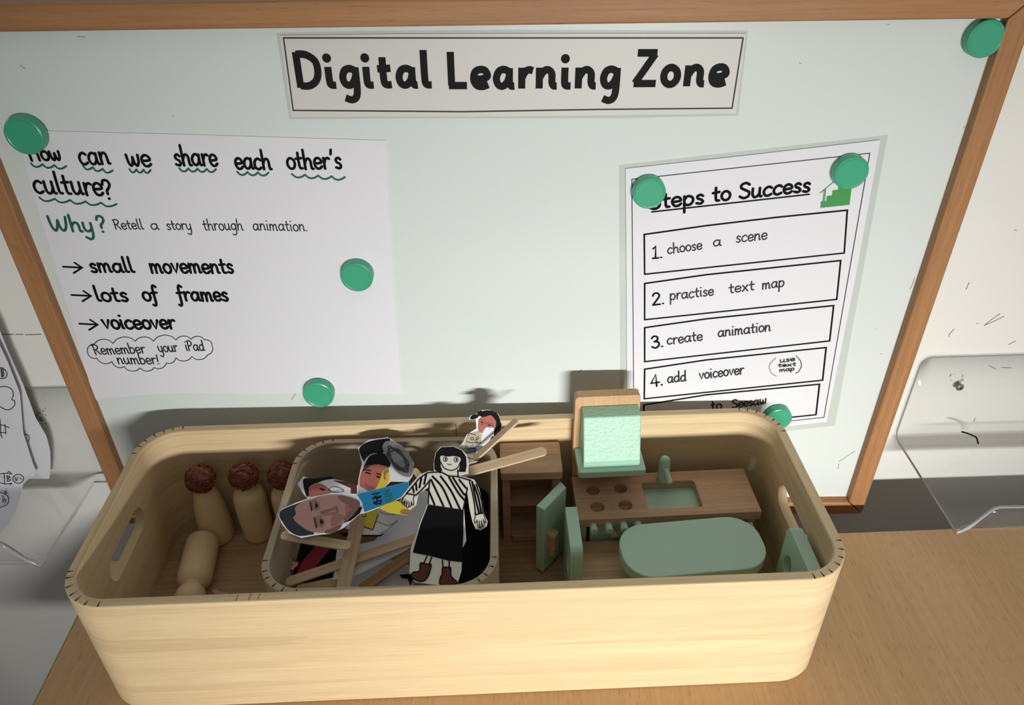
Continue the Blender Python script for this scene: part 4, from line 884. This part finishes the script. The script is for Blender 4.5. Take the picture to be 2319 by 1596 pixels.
p1.lines('face_line', [[(1345, 470), (1370, 512), (1420, 531), (1468, 512), (1488, 470)]], 2.2, 'black', 3)
for ex_, ey_ in ((1378, 449), (1457, 453)):
    r0 = ell(ex_, ey_, 15, 17); p1.lines('eye', [r0 + [r0[0]]], 1.5, 'black', 3); 
    p1.lines('pupil', [[(ex_ + 3, ey_ - 6), (ex_ + 3, ey_ + 6)]], 3.0, 'black', 3)
p1.lines('mouth', [[(1395, 484), (1408, 489), (1424, 486)]], 1.5, 'black', 3)
p1.lines('jumper_outline', [[(1250, 548), (1345, 545), (1400, 570), (1470, 578), (1565, 605)], [(1345, 520), (1342, 548)], [(1470, 530), (1472, 575)], [(1265, 600), (1258, 690), (1254, 775)], [(1540, 660), (1525, 740), (1510, 815)], [(1250, 548), (1190, 590), (1140, 650), (1095, 700)], [(1262, 610), (1220, 660), (1165, 712)], [(1095, 700), (1165, 712)],
    [(1555, 610), (1575, 690), (1592, 780), (1598, 855)], [(1605, 635), (1640, 740), (1655, 840)], [(1598, 855), (1655, 840)]], 3.0, 'black', 2)
p1.lines('stripe', [[(1262, 690), (1300, 780)], [(1275, 600), (1365, 790)], [(1285, 575), (1360, 660), (1425, 805)], [(1345, 575), (1420, 680), (1485, 812)], [(1405, 580), (1470, 690), (1515, 745)], [(1435, 585), (1510, 700), (1525, 705)], [(1480, 600), (1530, 660)],
    [(1240, 560), (1225, 630)], [(1205, 590), (1190, 655)], [(1165, 625), (1170, 675)], [(1140, 650), (1150, 690)], [(1575, 615), (1600, 740), (1625, 845)], [(1590, 640), (1622, 740), (1640, 840)]], 4.4, 'black', 2, True)
p1.lines('hand_outline', [[(1095, 705), (1062, 745), (1068, 770), (1085, 755)], [(1085, 755), (1078, 785), (1092, 790), (1100, 762)], [(1100, 762), (1095, 798), (1110, 800), (1116, 765)], [(1116, 765), (1115, 795), (1128, 790), (1132, 760)], [(1132, 760), (1140, 785), (1150, 775), (1145, 740), (1155, 715)],
    [(1598, 860), (1590, 905), (1600, 915), (1612, 895)], [(1612, 895), (1618, 945), (1628, 945), (1628, 900)], [(1628, 900), (1634, 948), (1644, 945), (1642, 898)], [(1642, 898), (1652, 940), (1662, 932), (1656, 890)], [(1656, 890), (1670, 915), (1676, 905), (1664, 870), (1655, 845)]], 1.8, 'black', 2)
p1.patch('skirt', [(1255, 780), (1380, 800), (1512, 820), (1510, 1000), (1500, 1197), (1400, 1187), (1280, 1155), (1142, 1128), (1160, 1060), (1200, 920)], 'black', 2, False)
p1.lines('leg_line', [[(1245, 1155), (1220, 1212)], [(1280, 1160), (1260, 1218)], [(1358, 1185), (1362, 1242)], [(1408, 1190), (1405, 1242)]], 3.0, 'black', 2)
for bt in ([(1198, 1205), (1240, 1212), (1275, 1215), (1265, 1270), (1245, 1315), (1215, 1337), (1170, 1332), (1132, 1302), (1145, 1272), (1190, 1262)], [(1360, 1240), (1390, 1236), (1418, 1240), (1422, 1300), (1465, 1345), (1440, 1360), (1345, 1362), (1343, 1310), (1355, 1290)]):
    b_ = p1.patch('boot', bt, 'brown', 2); p1.lines('boot_outline', [bt + [bt[0]]], 2.6, 'black', 3, True, b_)

# ------------------------------------------------------------------ acrylic ledges on the wall
def tray(x_edge, far, zs, ztop, ylip, label, hlip=.036, ext=0.0):
    """x_edge = the end that shows; far = the end out of frame"""
    sgn = 1 if far > x_edge else -1
    root = thing('acrylic_ledge', label, 'shelf', (x_edge + sgn * .15, wall_y(x_edge) - .02, Z(zs)), 0)
    xs = [0, .0006, .002, .004, .007, .010, .014, .018, .022, .026, .030, .04, .08, .16, abs(far - x_edge)]
    if ext: xs = [-ext, -ext + .01, -ext + .03, -.0004] + xs
    mb = MB(); cols = []
    for d in xs:
        x = x_edge + sgn * d; yw = wall_y(x) - .0040
        rc = .012; dd_ = d + ext; zt = Z(ztop) - (rc - math.sqrt(max(0, rc * rc - (rc - min(dd_, rc)) ** 2)))
        s_ = max(0, min(1, d / .030)); hl_ = hlip * (3 * s_ * s_ - 2 * s_ ** 3) + .0008
        pr = [(yw, zt), (yw, Z(zs) + .04), (yw, Z(zs) + .010)]
        for k in range(1, 6): a = math.radians(90 * k / 5); pr.append((yw - .010 + .010 * math.cos(a), Z(zs) + .010 - .010 * math.sin(a)))
        pr += [(yw - .04, Z(zs)), (ylip + .05, Z(zs)), (ylip + .006, Z(zs))]
        for k in range(1, 6): a = math.radians(90 * k / 5); pr.append((ylip + .006 - .006 * math.sin(a), Z(zs) + (.006 - .006 * math.cos(a)) * min(1, hl_ / .006)))
        pr += [(ylip - .001, Z(zs) + .006 * min(1, hl_ / .006) + max(0, hl_ - .006) * .5), (ylip - .0025, Z(zs) + .006 * min(1, hl_ / .006) + max(0, hl_ - .006))]
        if d < 0: pr = pr[:8] + [(yw - .010 - .0004 * i, Z(zs)) for i in range(1, len(pr) - 7)]
        cols.append([mb.bm.verts.new((x, y, z)) for y, z in pr])
    for a, b in zip(cols, cols[1:]):
        for i in range(len(a) - 1): mb.bm.faces.new((a[i], a[i + 1], b[i + 1], b[i]))
    o = mb.build('bent_sheet', [M['acrylic'], M['acrylic_edge']], root, world=True, smooth=True)
    so_ = o.modifiers.new('thickness', 'SOLIDIFY'); so_.thickness = .0036; so_.offset = 0; so_.use_rim = True; so_.material_offset_rim = 1
    return root
tray(.4395, .95, -.5895, -.479, -.108, 'clear acrylic ledge screwed to the wall right of the whiteboard')
tray(-.4730, -1.0, -.6090, -.4865, -.118, 'clear acrylic ledge left of the whiteboard holding drawn paper sheets', ext=.05)
def screw(px, py, label, tilt_=0.0):
    c = WALL.at(px, py, .0062); R = rot_basis((1, .025, 0), WN); t = thing('screw', label, 'screw', (c.x, c.y, c.z))
    mb = MB(); mb.lathe([(.0016, -.006), (.0016, -.002), (.0044, .0004), (.0044, .0010), (.0036, .0020), (.0016, .0026), (0, .0027)], (0, 0, 0), R, 24); mb.build('head', M['brass'], t, smooth=True)
    mb = MB()
    for a in (20, 110): q = Matrix.Rotation(math.radians(a), 3, WN); mb.box(WN * .0024, (.0046, .0011, .0009), q @ R)
    mb.build('cross_slot', M['dirt'], t)
screw(2173, 876, 'brassy cross head screw through the back of the right hand acrylic ledge')
screw(78, 948, 'grimy screw behind the drawn sheets in the left hand acrylic ledge')
mb = MB(); LEDGE = Plane((0, 0, Z(-.5895) + .0021), (0, 0, 1)); WL = Plane((0, wall_y(.5) - .0062, 0), WN)
stroke(mb, [(2178, 977), (2192, 981), (2206, 987), (2211, 991), (2215, 1004)], 3.0, Plane((0, wall_y(.5) - .030, 0), (0, -1, 0)), 0)
# (a short black bristle stuck in the bend)
br = mb.build('bristle', M['black'], None); s2 = br.modifiers.new('thickness', 'SOLIDIFY'); s2.thickness = .0008
tag(br, 'short bent black bristle stuck on the right hand acrylic ledge', 'bristle')

# drawn sheets standing in the left ledge
def fold_hit(px, py, yv, zs, back=0.0):
    p = on_y(px, py, yv)
    r = .018
    if p.z < zs: p = on_z(px, py, zs)
    d = (CAM - p).normalized(); return p + d * back
def drawn_sheet(right, bottom, yv, zs, label, doodles):
    """right = list of (px,py) down the right hand edge; bottom = lower edge as py at px=-200"""
    ys = [right[0][1]]
    pts = []
    def rx(py):
        for a, b in zip(right, right[1:]):
            if a[1] <= py <= b[1]: return a[0] + (b[0] - a[0]) * (py - a[1]) / (b[1] - a[1])
        return right[-1][0]
    t = thing('drawn_sheet', label, 'paper', on_y(20, right[-1][1], yv), 0, 'drawn sheets in the left ledge')
    mb = MB(); rows = []; py = right[0][1]
    n = 60
    for k in range(n + 1):
        py = right[0][1] + (right[-1][1] - right[0][1]) * k / n; x1 = rx(py)
        row = []
        for j in range(13):
            x = x1 + (-260 - x1) * j / 12; p = fold_hit(x, py, yv, zs)
            row.append(mb.bm.verts.new(p))
        rows.append(row)
    for a, b in zip(rows, rows[1:]):
        for j in range(12): mb.bm.faces.new((a[j], a[j + 1], b[j + 1], b[j]))
    o = mb.build('paper', M['paper'], t, world=True, smooth=True)
    if doodles:
        mb = MB()
        for q in doodles:
            qq = catmull(q, 5) if len(q) > 2 else q
            P = [fold_hit(x, y, yv, zs, .0009) for x, y in qq]
            mb.ribbon(P, .00075, (CAM - P[0]).normalized())
        mb.build('pen_drawing', M['pen'], t, world=True)
    return t
f7 = lambda pts: [(x / 2.66, 720 + y / 2.66) for x, y in pts]
drawn_sheet(f7([(-150, -260), (0, 75), (50, 200), (140, 400), (215, 600), (280, 710), (303, 800), (305, 900), (296, 968)]), None, -.002, Z(-.6060), 'plain white sheet standing behind the drawn sheet in the left ledge', [f7([(148, 702), (170, 705), (176, 725), (168, 748)])])
drawn_sheet(f7([(-150, -160), (0, 165), (45, 260), (120, 450), (140, 690), (200, 880), (228, 940), (175, 965), (140, 1000), (120, 1080), (100, 1150), (60, 1230), (0, 1300), (-100, 1390)]), None, -.010, Z(-.6050), 'white sheet with small pen drawings curling in the left ledge', [f7(q) for q in (
    [(-40, 330), (0, 300), (30, 312), (42, 340), (30, 362), (0, 365)], [(5, 305), (10, 358)], [(12, 305), (17, 358)], [(20, 310), (24, 352)],
    [(-20, 420), (30, 412), (70, 430), (80, 465), (70, 490), (88, 500), (85, 530), (50, 553), (10, 540), (-20, 515)],
    [(-10, 640), (30, 650), (55, 662)], [(0, 610), (5, 700), (15, 722)], [(30, 640), (35, 700)], [(-10, 690), (35, 690)],
    ell(110, 968, 32, 27, 14) + [(142, 968)], [(92, 960), (98, 980), (106, 962)], [(120, 965), (122, 970)], [(130, 970), (132, 974)],
    [(70, 940), (30, 935), (0, 940)], [(72, 995), (30, 1000), (0, 990)], [(25, 936), (28, 998)], [(42, 950), (45, 985)], [(44, 950), (60, 958), (46, 967), (64, 976), (45, 985)],
    [(70, 940), (55, 925), (45, 932)], [(70, 997), (55, 1010)], [(0, 1050), (30, 1060), (50, 1080), (45, 1120), (0, 1140)], [(30, 1060), (32, 1040), (40, 1058)], [(18, 1070), (16, 1110)], [(28, 1085), (22, 1105)], [(36, 1090), (32, 1112)])])
